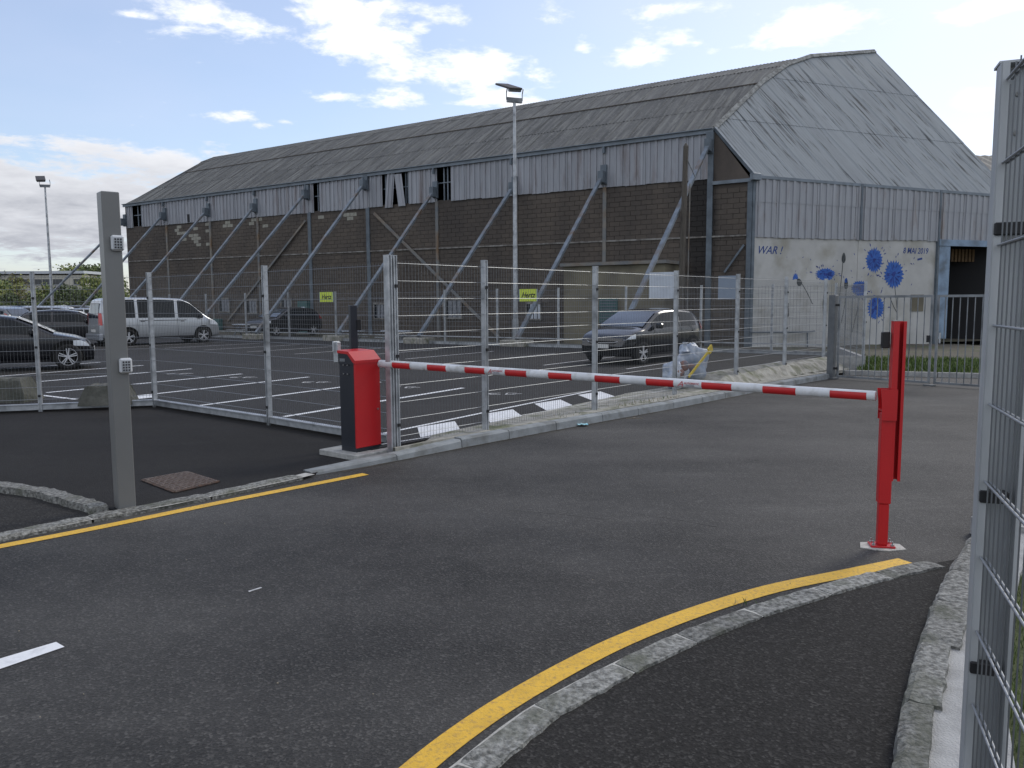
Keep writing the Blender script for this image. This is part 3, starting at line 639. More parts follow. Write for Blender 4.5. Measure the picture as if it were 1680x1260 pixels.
# ------------------------------------------------------------ the double gate
g0, g1 = G(1370, 622), G(1606, 638.5); gd = (g1-g0).normalized(); gs = Vector((-gd.y, gd.x, 0)); ga = math.atan2(gd.y, gd.x)
gL = (G(1523, 633.5)-g0).length
b = MB(); q = g0-gd*.1; b.bbox((q.x, q.y, .93), (.15, .15, 1.95), .008, ga); b.box((q.x, q.y, .02), (.26, .26, .03), ga)
gt = b.build('gate_post', 'gatepost', None, off=(q.x, q.y, 0)) if False else b.build('gate_post', 'gatepost'); tag(gt, 'square dark grey steel post that the left gate leaf hangs from', 'gate post')
for side, (s0, s1, lab) in enumerate(((.03, gL-.02, 'left leaf of the grey bar gate, beside the dark square post'), (gL+.06, gL*2-.02, 'right leaf of the grey bar gate, in front of the dark doorway'))):
    tg = thing('gate_leaf', lab, 'gate', g0+gd*s0, 'leaves of the bar gate')
    def gp_(s, z): return g0+gd*s+Vector((0, 0, z))
    b = MB(); b.bar(gp_(s0, 1.86), gp_(s1, 1.86), .04, .05); b.bar(gp_(s0, .07), gp_(s1, .07), .04, .045)
    b.bar(gp_(s0+.02, .045), gp_(s0+.02, 1.885), .04, .045, up=gs); b.bar(gp_(s1-.02, .045), gp_(s1-.02, 1.885), .04, .045, up=gs); b.build('gate_frame', 'galv_dark', tg)
    nb = 14
    bm_ = None
    for i in range(1, nb):
        s = s0+.02+(s1-s0-.04)*i/nb; b = MB(); b.tube(gp_(s, .08), gp_(s, 1.84), .0105, 8); b.build('gate_bar', 'galv_dark', tg)
    if side == 0:
        b = MB(); b.box(gp_(s1-.05, .98)-gs*.05, (.05, .06, .14), ga); b.build('lock_case', 'black', tg)
        b = MB(); q = gp_(s1, 0); b.box((q.x, q.y, .012), (.22, .12, .024), ga); b.build('floor_stop', 'gatepost', tg)
        for z in (.25, 1.68):
            b = MB(); b.box(gp_(s0-.02, z)-gs*.03, (.10, .05, .05), ga); b.build('hinge', 'black', tg)
    else:
        b = MB(); b.box(gp_(s0+.09, 1.0)-gs*.035, (.03, .02, .22), ga); b.build('pull_handle', 'galv', tg)

# ------------------------------------------------------------ near fence at the right edge
nf = Vector((math.sin(R_(20.9)), math.cos(R_(20.9)), 0)); ns = Vector((nf.y, -nf.x, 0)); npz = Vector((1.259, 2.03, 0))
rotn = Matrix((ns, nf, Vector((0, 0, 1)))).transposed()
tn = thing('near_fence', 'close galvanised mesh fence panel and post cut by the right edge of the frame', 'fence', npz)
b = MB(); c = npz+nf*.03; b.box((c.x, c.y, 1.2), (.094, .012, 2.30), rot=rotn)
for sg in (-1, 1): q = npz+ns*(sg*.044)+nf*.0; b.box((q.x, q.y, 1.2), (.008, .05, 2.31), rot=rotn)
q = npz-ns*.037-nf*.025; b.box((q.x, q.y, 1.2), (.016, .008, 2.31), rot=rotn)
q = npz+ns*.005+nf*.02; b.box((q.x, q.y, 2.357), (.11, .07, .006), rot=rotn)
pn = b.build('post', 'post_near', tn)
for z in (2.285, 2.19, .42):
    b = MB(); q = npz+ns*(.0)+nf*.0235; b.tube((q.x, q.y, z), (q.x-nf.x*.003, q.y-nf.y*.003, z), .006, 10); b.build('bright_hole', 'plinth', pn)  # pale discs for bolt holes, daylight through them put into the colour
for z in (1.95, 1.27, .81, .36):
    b = MB(); q = npz-nf*.022-ns*.012; b.bbox((q.x, q.y, z), (.066, .03, .032), .003, rot=rotn)
    b.build('clip', 'black', pn)
# wires: horizontals double, running from the post towards the camera
wA = npz-nf*.035-ns*.03; wB = wA-nf*1.75
zs = [2.31-.2*k for k in range(12)]
for z in zs:
    for sg in (-1, 1):
        b = MB(); o = ns*(sg*.0052); b.tube(wA+o+Vector((0, 0, z)), wB+o+Vector((0, 0, z)), .0034, 8, cap=True); b.build('horizontal_wire', 'galv_wire', tn)
for i in range(0, 35):
    p = wA-nf*(.012+.05*i); b = MB(); b.tube((p.x, p.y, .1), (p.x, p.y, 2.335+(0 if i else -.04)), .0021, 6); b.build('vertical_wire', 'wire_dull', tn)
b = MB(); q = npz+ns*.17+nf*.22; b.box((q.x, q.y, 1.7), (.11, .05, 1.3), rot=rotn); b.box((q.x, q.y, .58), (.05, .05, 1.0), rot=rotn)

# ------------------------------------------------------------ the hangar
WA = W0; WB = W0+wd*10
def W(px, py): return V(px, py, WA, WB)
def wt(p): return (Vector((p[0], p[1], 0))-W0).dot(wd)
def Wp(t, z, o=0.0): q = W0+wd*t+wn*o; q.z = z; return q
A = W(1172, 211); L0 = W(1236, 286); md = Vector((.943, .333, 0)).normalized()
L1 = V(1624, 317, L0, L0+md); nrm = (L0-A).cross(L1-A)
def PI_(x, y): r = ray(x, y); return CAM+r*(nrm.dot(A-CAM)/nrm.dot(r))
N1, N2, N3, Rr_ = PI_(1248, 137), PI_(1290, 107), PI_(1330, 93), PI_(1435, 85)
ev = (L1-L0).normalized(); gv = L0-A
def ab(p):
    # coordinates on the end roof: A + ev*a + gv*b
    d = p-A; # solve least squares 2x2
    m11, m12, m22 = ev.dot(ev), ev.dot(gv), gv.dot(gv); r1, r2 = d.dot(ev), d.dot(gv); D = m11*m22-m12*m12
    return ((m22*r1-m12*r2)/D, (m11*r2-m12*r1)/D)
prof = [ab(p) for p in (A, N1, N2, N3, Rr_)]
aR = prof[-1][0]
def btop(a):
    if a <= 0: return 0
    for (a0, b0), (a1, b1) in zip(prof, prof[1:]):
        if a <= a1: return b0+(b1-b0)*(a-a0)/(a1-a0)
    return prof[-1][1]
S_ = L0+ev*aR
FARP = [(205, 331), (305, 283), (330, 271), (350, 262), (415, 250)]
def far_len(N, px):
    s = 20; 
    for _ in range(60):
        q = N+wd*s; x = PX(q)[0]; s += (x-px)*.02
    return s
far = []
for N, (px, py) in zip((A, N1, N2, N3, Rr_), FARP):
    s = far_len(N, px); q = N+wd*s; far.append(q)
near = [A, N1, N2, N3, Rr_]
FA = far[0]
gravity = Vector((0, 0, -1))
hang = thing('hangar', 'long old block walled hangar with curved grey sheet roof and leaning steel props', 'hangar', Wp(20, -.3))
up_ = (wn*-1)
streaky('roof_long', (.125, .125, .117), (.068, .068, .064), wd, Vector((0, 0, 1)), 3.2, .35, .38, .62, (.17, .17, .155), 7, .9, .5, .62, spk=(.21, .21, .195), rand=.10)
gperp = (nrm.normalized()).cross(gv.normalized())
streaky('roof_end', (.27, .295, .31), (.21, .23, .245), gperp, gv.normalized(), 1.5, .25, .35, .7, (.055, .06, .065), 8.5, .40, .545, .64, spk=None, rand=.04)
streaky('clad', (.33, .342, .37), (.245, .255, .278), wd, Vector((0, 0, 1)), 4, .35, .35, .7, (.19, .165, .165), 2.2, .35, .52, .72, rand=.10, metal=.15, rough=.55)
streaky('clad_end', (.345, .358, .385), (.265, .275, .298), md, Vector((0, 0, 1)), 4, .35, .35, .7, (.24, .21, .20), 2.0, .5, .54, .74, rand=.07, metal=.15, rough=.55)
# block wall materials
soot = Wp(wt(W(1150, 380)), 5)
def blockmat(name, c1, c2):
    m, t, b = principled(name); b.inputs['Roughness'].default_value = .92
    g = NN(t, 'ShaderNodeNewGeometry').outputs['Position']
    def ns_(s, d, st=None):
        v = g
        if st: mp = NN(t, 'ShaderNodeMapping'); mp.inputs['Scale'].default_value = st; link(t, g, mp.inputs[0]); v = mp.outputs[0]
        n = NN(t, 'ShaderNodeTexNoise'); n.inputs['Scale'].default_value = s; n.inputs['Detail'].default_value = d; n.inputs['Roughness'].default_value = .65; link(t, v, n.inputs['Vector']); return n.outputs[0]
    o = rgbmix(t, ns_(9, 5), c1, c2)
    mr = NN(t, 'ShaderNodeMapRange'); link(t, ns_(.5, 6, (1, 1, .45)), mr.inputs[0]); mr.inputs[1].default_value = .42; mr.inputs[2].default_value = .68
    o = rgbmix(t, mth(t, 'MULTIPLY', mr.outputs[0], .75), o, (.055, .048, .044))
    dn = NN(t, 'ShaderNodeVectorMath', operation='SUBTRACT'); link(t, g, dn.inputs[0]); dn.inputs[1].default_value = soot
    d1 = NN(t, 'ShaderNodeVectorMath', operation='DOT_PRODUCT'); link(t, dn.outputs[0], d1.inputs[0]); d1.inputs[1].default_value = wd
    sp = NN(t, 'ShaderNodeSeparateXYZ'); link(t, dn.outputs[0], sp.inputs[0])
    k = mth(t, 'ADD', mth(t, 'POWER', mth(t, 'ABSOLUTE', mth(t, 'DIVIDE', d1.outputs['Value'], .75)), 2.0), mth(t, 'POWER', mth(t, 'ABSOLUTE', mth(t, 'DIVIDE', sp.outputs[2], 3.2)), 2.0))
    k = mth(t, 'ADD', k, mth(t, 'MULTIPLY', ns_(2.2, 5), -.8)); k2 = NN(t, 'ShaderNodeMapRange'); link(t, k, k2.inputs[0]); k2.inputs[1].default_value = 0; k2.inputs[2].default_value = .8; k2.inputs[3].default_value = .85; k2.inputs[4].default_value = 0
    o = rgbmix(t, k2.outputs[0], o, (.016, .015, .015))
    link(t, o, b.inputs['Base Color'])
    bp = NN(t, 'ShaderNodeBump'); bp.inputs['Strength'].default_value = .6; bp.inputs['Distance'].default_value = .01; link(t, ns_(40, 3), bp.inputs['Height']); link(t, bp.outputs[0], b.inputs['Normal'])
    MATS[name] = m
blockmat('block_a', (.120, .100, .082), (.085, .071, .060)); blockmat('block_b', (.110, .091, .076), (.080, .067, .056)); blockmat('block_c', (.128, .106, .086), (.090, .075, .062)); blockmat('mortar', (.092, .076, .063), (.066, .055, .046))
M('verge_grey', (.30, .31, .30), (.12, .12, .115), 6, .9)
M('block_pale', (.34, .33, .28), (.22, .21, .18), 6, .9)
blockmat('render_coat', (.12, .10, .085), (.09, .075, .065))
M('ledge', (.27, .26, .24), (.12, .11, .10), 3, .9, lo=.4, hi=.6)
M('column', (.22, .20, .17), (.13, .15, .17), 1.3, .75, c3=(.17, .11, .06), s3=1.2); M('column_blue', (.13, .16, .19), (.08, .10, .12), 2, .6)
M('prop_steel', (.23, .265, .30), (.14, .165, .19), 2.5, .5, .4, c3=(.17, .12, .08), s3=1.4)
M('fascia', (.20, .235, .275), (.14, .165, .19), 2, .5, .2)
M('mural_wall', (.47, .47, .455), (.385, .385, .375), .8, .85, c3=(.30, .29, .25), s3=.9)

zb_ = -.35
tC = wt(L0); tF = wt(FA); tA = wt(A)
pm1, pm2 = W(1163, 293), W(213, 373.5)
def zclad(t): k = (t-wt(pm1))/(wt(pm2)-wt(pm1)); return pm1.z+(pm2.z-pm1.z)*k
def zeave(t): k = (t-tA)/(tF-tA); return A.z+(FA.z-A.z)*k-.02
# backing wall, then real blocks proud of it
holes = []
def wall_box(b, t0, t1, z0, z1, o0=-.25, o1=0.0, mi=0):
    P_ = [Wp(t0, 0, o0), Wp(t1, 0, o0), Wp(t1, 0, o1), Wp(t0, 0, o1)]; b.prism([(p.x, p.y) for p in P_], z0, z1, mi)
b = MB(); ts_ = [tA+(tF-tA)*i/12 for i in range(13)]
for a, c in zip(ts_, ts_[1:]): wall_box(b, a, c, zb_, zclad((a+c)/2)+.05)
wall_box(b, tC, tA, zb_, L0.z-.25)
P_ = [Wp(tA, zclad(tA), -.12), Wp(tC, L0.z-.2, -.12), Wp(tA, L0.z-.2, -.12), Wp(tA, A.z-.05, -.12)]
bk = b.build('wall_core', 'mortar', hang)
b = MB(); b.quad(Wp(tC, L0.z-.3, -.01), Wp(tA, L0.z-.3, -.01), Wp(tA, A.z-.08, -.01)); b.build('gable_panel', 'render_coat', hang, fix=False)
def block_mesh(w, h, d=.02):
    x, y, z = w/2, d, h/2; e = .006
    vs = [(-x, 0, -z), (x, 0, -z), (x, 0, z), (-x, 0, z), (-x+e, y, -z+e), (x-e, y, -z+e), (x-e, y, z-e), (-x+e, y, z-e)]
    return vs, [(4, 5, 6, 7), (0, 1, 5, 4), (1, 2, 6, 5), (2, 3, 7, 6), (3, 0, 4, 7)]
BWd, BHt, GAP = .52, .215, .012
bmeshes = []
vs, fs = block_mesh(BWd-GAP, BHt-GAP)
for mn in ('block_a', 'block_b', 'block_c', 'block_pale'):
    k = MB(); k.add(vs, fs); bmeshes.append(k.mesh('block', mn))
bmat = Matrix((wd, wn, Vector((0, 0, 1)))).transposed()
stuffb = MB(); cand = []
zc = .35
r_i = 0
palepx = [(283, 345, 362, 402, .30), (366, 440, 360, 374, .40), (518, 600, 350, 364, .45)]
while zc < 8:
    t = tC+.02+(BWd/2 if r_i % 2 else 0)+BWd/2
    while t < tF-.3:
        lim = zclad(t) if t > tA else L0.z-.35
        if zc+BHt/2 < lim-.02:
            p = Wp(t, zc, .0); x, y = PX(p)
            pale = any(x0 < x < x1 and y0-6 < y < y1 and rnd.random() < pr for x0, x1, y0, y1, pr in palepx)
            if not pale and rnd.random() < .004 : pale = False
            mi = 3 if pale else rnd.choice((0, 0, 1, 2))
            cand.append(((p-CAM).length, p, mi))
        t += BWd
    zc += BHt; r_i += 1
cand.sort(key=lambda c: c[0] if c[1].z > 1.0 else c[0]+40)
offh = Vector(ORG[hang.name])
for i, (d, p, mi) in enumerate(cand):
    jr = rnd.uniform(-.006, .006)
    if i < 290:
        mm = bmat.to_4x4(); mm.translation = p+wn*(jr-.006+.004)-offh; part('block', bmeshes[mi], hang, mm)
    else:
        stuffb.add([p+bmat@Vector(v_)+wn*(jr) for v_ in vs], fs, mi)
o = stuffb.build('blockwork', ['block_a', 'block_b', 'block_c', 'block_pale'], hang, fix=False); o['kind'] = 'stuff'
# ledge
lp1, lp2 = W(1225, 386), W(213, 429)
b = MB(); b.bar(lp1+wn*.03, lp2+wn*.03, .08, .07); b.build('ledge', 'ledge', hang)
b = MB(); b.bar(Wp(tC+.05, L0.z-.22, .05), Wp(tA, L0.z-.22, .05), .12, .14); b.build('beam', 'fascia', hang)
# columns at the props
HEADS = [(208, 362, None), (273, 352, (105, 545)), (344.5, 345, (170, 546)), (422.5, 338, (258, 547)), (507, 316, (315, 548)), (603, 300, (420, 548)), (717, 312, (553, 548)), (847, 305, (687, 550)), (993, 287, (848, 552)), (1167, 235, (1010, 556))]
for i, (hx, hy, ft) in enumerate(HEADS[1:]):
    t = wt(W(hx, hy)); zt = zclad(t); wide = hx in (507, 603, 1167)
    mt_ = 'column_blue' if wide else 'column'; zlow = 1.9 if hx == 993 else zb_
    b = MB(); b.bar(Wp(t, zlow, .03), Wp(t, zt+(1.2 if hx == 1167 else .0), .03), .17 if not wide else .24, .10, up=wn); b.build('column', mt_, hang)
b = MB(); b.bar(Wp(tC+.1, zb_, .03), Wp(tC+.1, L0.z-.2, .03), .2, .10, up=wn); b.build('column', 'column_blue', hang)
def brace(p1, p2, m='prop_steel', wdt=.12):
    b = MB(); q1, q2 = W(*p1)+wn*.12, W(*p2)+wn*.12; b.bar(q1, q2, wdt, .06, up=wn); b.build('cross_brace', m, hang)
brace((504, 362), (376, 527), 'column'); brace((616, 350), (822, 554), 'column', .15); brace((1222, 402), (1190, 447), 'column_blue', .08)
# cladding sheets on the long wall, with the gaps of the photograph
def clad_sheet(t0, t1, z0f, z1f, mname, P_, nr=3, out=.06, parent=hang, ragged=0., tilt=0.):
    b = MB(); top = []; bot = []; w_ = t1-t0
    seq = [(0, 0)]
    for k in range(nr):
        c = (k+.5)/nr; hw = .16/nr
        seq += [(c-hw-.05/nr, 0), (c-hw, .045), (c+hw, .045), (c+hw+.05/nr, 0)]
    seq.append((1, 0)); rows = []
    for j in range(3):
        r = []
        for (u, o) in seq:
            t = t0+w_*u; z = z0f(t)+(z1f(t)-z0f(t))*j/2
            if j == 0 and ragged: z += rnd.uniform(-ragged, ragged)
            r.append(P_(t+tilt*(2-j)/2*w_, z, out+o+rnd.uniform(-.003, .003)))
        rows.append(r)
    b.grid(rows, sm=False); return b.build('cladding_sheet', mname, parent, fix=False)
segs = [(207, 216), (232, 515), (525, 628), (672, 718), (741, 1166)]
for a_, c_ in segs:
    ta, tc_ = wt(W(a_, 320)), wt(W(c_, 300)); 
    lo_, hi_ = min(ta, tc_), max(ta, tc_); n = max(1, round((hi_-lo_)/1.02))
    for i in range(n):
        t0, t1 = lo_+(hi_-lo_)*i/n, lo_+(hi_-lo_)*(i+1)/n; dz = rnd.uniform(-.02, .02)
        clad_sheet(t0+.004, t1-.004, lambda t: zclad(t)-.03+dz, lambda t: zeave(t)-.12, 'clad', lambda t, z, o: Wp(t, z, o), 3, .05+.012*(i % 2))
# torn sheets around px 637-660
ta, tb_ = wt(W(637, 300)), wt(W(660, 300))
s1 = clad_sheet(tb_+.45, ta+.0, lambda t: zclad(t)-.12, lambda t: zeave(t)-.18, 'clad', lambda t, z, o: Wp(t, z, o), 2, .1, tilt=.35)
s2 = clad_sheet(tb_-.05, tb_+.45, lambda t: zclad(t)-.1, lambda t: zeave(t)-.25, 'clad', lambda t, z, o: Wp(t, z, o), 1, .12, tilt=-.5)
b = MB()
for px in (222, 227.5, 519.5, 631, 664, 668, 727, 733): t = wt(W(px, 300)); b = MB(); b.bar(Wp(t, zclad(t), -.1), Wp(t, zeave(t)-.1, -.1), .07, .05, up=wn); b.build('frame_bar', 'fascia', hang)
for (a_, c_) in ((216, 232), (515, 525), (628, 672), (718, 741)):
    ta, tc_ = wt(W(a_, 320)), wt(W(c_, 300)); zm = (zclad(ta)+zeave(ta))/2; b = MB(); b.bar(Wp(ta, zm, -.08), Wp(tc_, zm, -.08), .05, .05); b.build('frame_bar', 'fascia', hang); b = MB(); b.bar(Wp(ta, zm-.95, -.08), Wp(tc_, zm-.95, -.08), .06, .06); b.build('frame_bar', 'fascia', hang)
b = MB(); t = wt(W(311.5, 358)); b.box(Wp(t, W(311.5, 358).z, .115), (.22, .03, .5), math.atan2(wd.y, wd.x)); b.build('vent_hole', 'interior_shade', hang)  # solid plate; the shade inside the vent is put into its colour
# eave board and gutter
b = MB(); b.bar(Wp(tA, A.z-.10, .14), Wp(tF, FA.z-.10, .14), .10, .20); b.bar(Wp(tA, A.z-.02, .20), Wp(tF, FA.z-.02, .20), .18, .03); b.build('gutter', 'fascia', hang)
for px in (270, 342, 420, 505, 600, 715, 842, 993):
    p = W(px, 320); t = wt(p); b = MB(); b.box(Wp(t, zeave(t)-.33, .17), (.10, .12, .28), math.atan2(wd.y, wd.x)); b.build('gutter_bracket', 'column_blue', hang)
# leaning props
for i, (hx, hy, ft) in enumerate(HEADS):
    h = W(hx, hy)+wn*.22; s = 7.6 if ft is None else None
    tgt = ft[0] if ft else 30
    s = 3.0
    def footp(s_): q = Vector((h.x, h.y, 0))+wn*s_; q.z = .38; return q
    for _ in range(200):
        x, y = PX(footp(s)); s += (x-tgt)*.01
        s = max(2, min(11, s))
    f = footp(s); b = MB(); b.bar(h, f, .17, .11); b.build('prop', 'prop_steel', hang)
    b = MB(); a = math.atan2(wd.y, wd.x); b.box(W(hx, hy)+wn*.14, (.30, .12, .85), a); b.prism([(0, 0)]*0 or [(h.x-wd.x*.13, h.y-wd.y*.13), (h.x+wd.x*.13, h.y+wd.y*.13), (h.x+wd.x*.13+wn.x*.28, h.y+wd.y*.13+wn.y*.28), (h.x-wd.x*.13+wn.x*.28, h.y-wd.y*.13+wn.y*.28)], h.z-.38, h.z+.12); b.build('prop_head', 'column_blue', hang)
    b = MB(); b.bbox((f.x, f.y, .08), (1.1, .8, .52), .03, a); b.build('prop_foot', 'haunch', hang)
# main roof: corrugated sheets in courses
offs = [0]
def facet(N0, N1_, F0, F1_, idx, courses):
    for c in range(courses):
        k0, k1 = c/courses, (c+1)/courses
        a0, a1, f0, f1_ = N0.lerp(N1_, k0), N0.lerp(N1_, k1), F0.lerp(F1_, k0), F0.lerp(F1_, k1)
        s0n, s1n, s0f, s1f = [(q-W0).dot(wd) for q in (a0, a1, f0, f1_)]
        def pt(s, top):
            n_, f_ = (a1, f1_) if top else (a0, f0); sn, sf = (s1n, s1f) if top else (s0n, s0f); s_ = min(max(s, sn), sf); k = (s_-sn)/(sf-sn); return n_.lerp(f_, k)
        upv = (a1-a0); nr = wd.cross(upv).normalized(); nr = nr if nr.z > 0 else -nr
        smin, smax = min(s0n, s1n), max(s0f, s1f); n = int((smax-smin)/1.08); wS = (smax-smin)/n
        for i in range(n):
            sa, sb = smin+i*wS, smin+(i+1)*wS
            if sb <= max(smin, min(s0n, s1n)): continue
            rows = [[], []]; m_ = 12
            lift = rnd.uniform(0, .005)
            for j in range(m_+1):
                s = sa+(sb-sa+.03)*j/m_; o = .018*math.cos(j*math.pi) if True else 0
                q0, q1 = pt(s, False), pt(s, True); e = -(q1-q0).normalized()*(.10 if c == 0 and idx == 0 else .04)
                rows[0].append(q0+nr*(o+.014+lift)+e); rows[1].append(q1+nr*(o+.006))
            b = MB(); b.grid(rows, sm=True); b.build('roof_sheet', 'roof_long', hang, fix=False)
facet(near[0], near[1], far[0], far[1], 0, 2); facet(near[1], near[2], far[1], far[2], 1, 1); facet(near[2], near[3], far[2], far[3], 2, 1); facet(near[3], near[4], far[3], far[4], 3, 1)
# dark joint line at the break of slope, slightly raised ridge pieces
for a_, c_ in ((near[1], far[1]),):
    b = MB(); b.bar(a_+Vector((0, 0, .03)), c_+Vector((0, 0, .03)), .07, .04); b.build('lap_trim', 'block_b', hang)
b = MB(); b.bar(near[4]+Vector((0, 0, .04)), far[4]+Vector((0, 0, .04)), .3, .06); b.build('ridge_cap', 'roof_long', hang)
# end roof
nr = nrm.normalized(); nr = nr if nr.z > 0 else -nr
bands = [(0, .5), (.5, .82), (.82, 1.0)]
nS = int(aR/1.0); bmin = min(b_ for a_, b_ in prof)
edges = [bmin, bmin*.62, bmin*.2, 1.035] if bmin < -.5 else [bmin, .5, 1.035]
edges = [bmin, bmin*.55, bmin*.1, 1.03]
for e0, e1 in zip(edges, edges[1:]):
    for i in range(nS):
        a0, a1 = aR*i/nS, aR*(i+1)/nS; rows = [[], []]; m_ = 12; ok = False; lift = rnd.uniform(0, .01)
        for j in range(m_+1):
            a = a0+(a1-a0)*j/m_; t_ = btop(a); bb0 = max(e0, t_); bb1 = max(e1, t_)
            if bb1-bb0 > .01: ok = True
            o = .018*math.cos(j*math.pi)
            rows[0].append(A+ev*a+gv*bb0+nr*(o+.01)); rows[1].append(A+ev*a+gv*bb1+nr*(o+.018+lift*.4))
        if ok: b = MB(); b.grid(rows, sm=True); b.build('end_roof_sheet', 'roof_end', hang, fix=False)
# verge along the gable curve and down the hip
b = MB()
for p, q in zip(near, near[1:]): b.bar(p+nr*.05, q+nr*.05, .20, .05, up=nr)
b.build('verge', 'verge_grey', hang)
b = MB(); b.bar(A+nr*.03, L0+gv*.03+nr*.03, .10, .14, up=nr); b.bar(L0+gv*.02-Vector((0, 0, .06)), S_+gv*.02-Vector((0, 0, .06)), .16, .12); b.build('end_gutter', 'fascia', hang)
b = MB(); b.bbox(L0-Vector((0, 0, .12))+Vector((.05, -.15, 0)), (.45, .22, .28), .02, .5); b.build('gutter_box', 'fascia', hang)
# closing walls; the shade of the interior is put into their near-black colour
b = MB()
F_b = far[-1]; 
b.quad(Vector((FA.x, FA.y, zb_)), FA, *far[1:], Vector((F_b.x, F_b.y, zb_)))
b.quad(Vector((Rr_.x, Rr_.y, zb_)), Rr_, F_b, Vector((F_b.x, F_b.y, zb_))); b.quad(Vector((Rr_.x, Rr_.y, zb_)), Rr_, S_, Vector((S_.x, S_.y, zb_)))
b.build('rear_wall', 'interior_shade', hang, fix=False)

# ---- end wall with the mural
def E(px, py, o=.012):
    p = V(px, py, L0, L0+md); return p+en*o
en = Vector((md.y, -md.x, 0))
def Ep(a, z, o=0.): q = Vector((L0.x, L0.y, 0))+md*a+en*o; q.z = z; return q
def ea(px, py=400): return (V(px, py, L0, L0+md)-L0).dot(md)
ac1 = V(1232, 389, L0, L0+md); ac2 = V(1537, 395.5, L0, L0+md)
zc1, zc2 = ac1.z, ac2.z; aE = (S_-L0).dot(md)
def zc_(a): return zc1+(zc2-zc1)*(a-0)/((ac2-L0).dot(md))
def ze_(a): return L0.z+(S_.z-L0.z)*a/aE-.06
aD0, aD1 = ea(1541), ea(1705); zD = V(1560, 404, L0, L0+md).z
b = MB()
def ebox(b, a0, a1, z0, z1, o0=-.25, o1=0.): P_ = [Ep(a0, 0, o0), Ep(a1, 0, o0), Ep(a1, 0, o1), Ep(a0, 0, o1)]; b.prism([(p.x, p.y) for p in P_], z0, z1)
ebox(b, .0, ea(1408)-.01, zb_, zc_(2)+.1); b.build('mural_wall', 'mural_wall', hang)
b = MB(); ebox(b, ea(1408)+.01, aD0, zb_, zc_(6)+.1); b.build('mural_wall', 'mural_wall', hang)
b = MB(); ebox(b, aD1, aE, zb_, zD); b.build('mural_wall', 'mural_wall', hang)
b = MB(); ebox(b, -.03, .10, zb_, L0.z-.2, 0., .06); b.build('corner_trim', 'column_blue', hang)
for px in (1408.5, 1537): b = MB(); a = ea(px); ebox(b, a-.05, a+.05, zb_ if px > 1500 else zc_(a)-.02, ze_(a), .0, .125); b.build('corner_trim', 'column_blue', hang)
nS = int(aE/1.03)
for i in range(nS):
    a0, a1 = .12+(aE-.12)*i/nS, .12+(aE-.12)*(i+1)/nS; dz = rnd.uniform(-.03, .03)
    zl = (lambda a: zD+.22) if a0 > aD0-.3 else (lambda a: zc_(a)+dz)
    mid = lambda a: (zc_(a)+ze_(a))/2+.25
    clad_sheet(a0+.004, a1-.004, zl, mid, 'clad_end', lambda t, z, o: Ep(t, z, o), 3, .03+.01*(i % 2), ragged=.02)
    clad_sheet(a0+.004, a1-.004, lambda a: mid(a)-.06, ze_, 'clad_end', lambda t, z, o: Ep(t, z, o), 3, .045+.01*(i % 2))
b = MB(); ebox(b, aD0-.15, aE, zD, zD+.28, .0, .16); b.build('door_beam', 'door_blue', hang)
b = MB(); aa, ac_ = ea(1536), ea(1556); ebox(b, aa, ac_, .02, zD, .05, .12); b.build('sliding_door', 'door_blue', hang)
for i in range(8):
    a = ea(1590)+.22*i; b = MB(); ebox(b, a, a+.13, zD-.62, zD-.02, -1.2, -1.12); b.build('hanging_slat', 'orange_slats', hang)
b = MB(); rows = []
b.quad(Ep(aD0, -.12, .3), Ep(aD1, -.12, .3), Ep(aD1, -.10, -9), Ep(aD0, -.10, -9)); b.build('door_floor', 'earth', hang, fix=False)
b = MB(); a = ea(1500); q = E(1504, 497); b.box(q, (.75, .03, .75), math.atan2(md.y, md.x)); b.build('notice_board', 'beige', hang)
b = MB(); a = ea(1292); p1, p2 = E(1230, 545, .1), E(1320, 545, .1); b.path([p1, p2, E(1334, 543, .1)], .03); b.tube(E(1322, 545, .1), E(1322, 575, .1), .03); b.build('wall_pipe', 'column_blue', hang)
b = MB(); b.tube(E(1290, 497, .08), E(1290, 520, .08), .05, 6); b.build('wall_pipe', 'ink', hang)
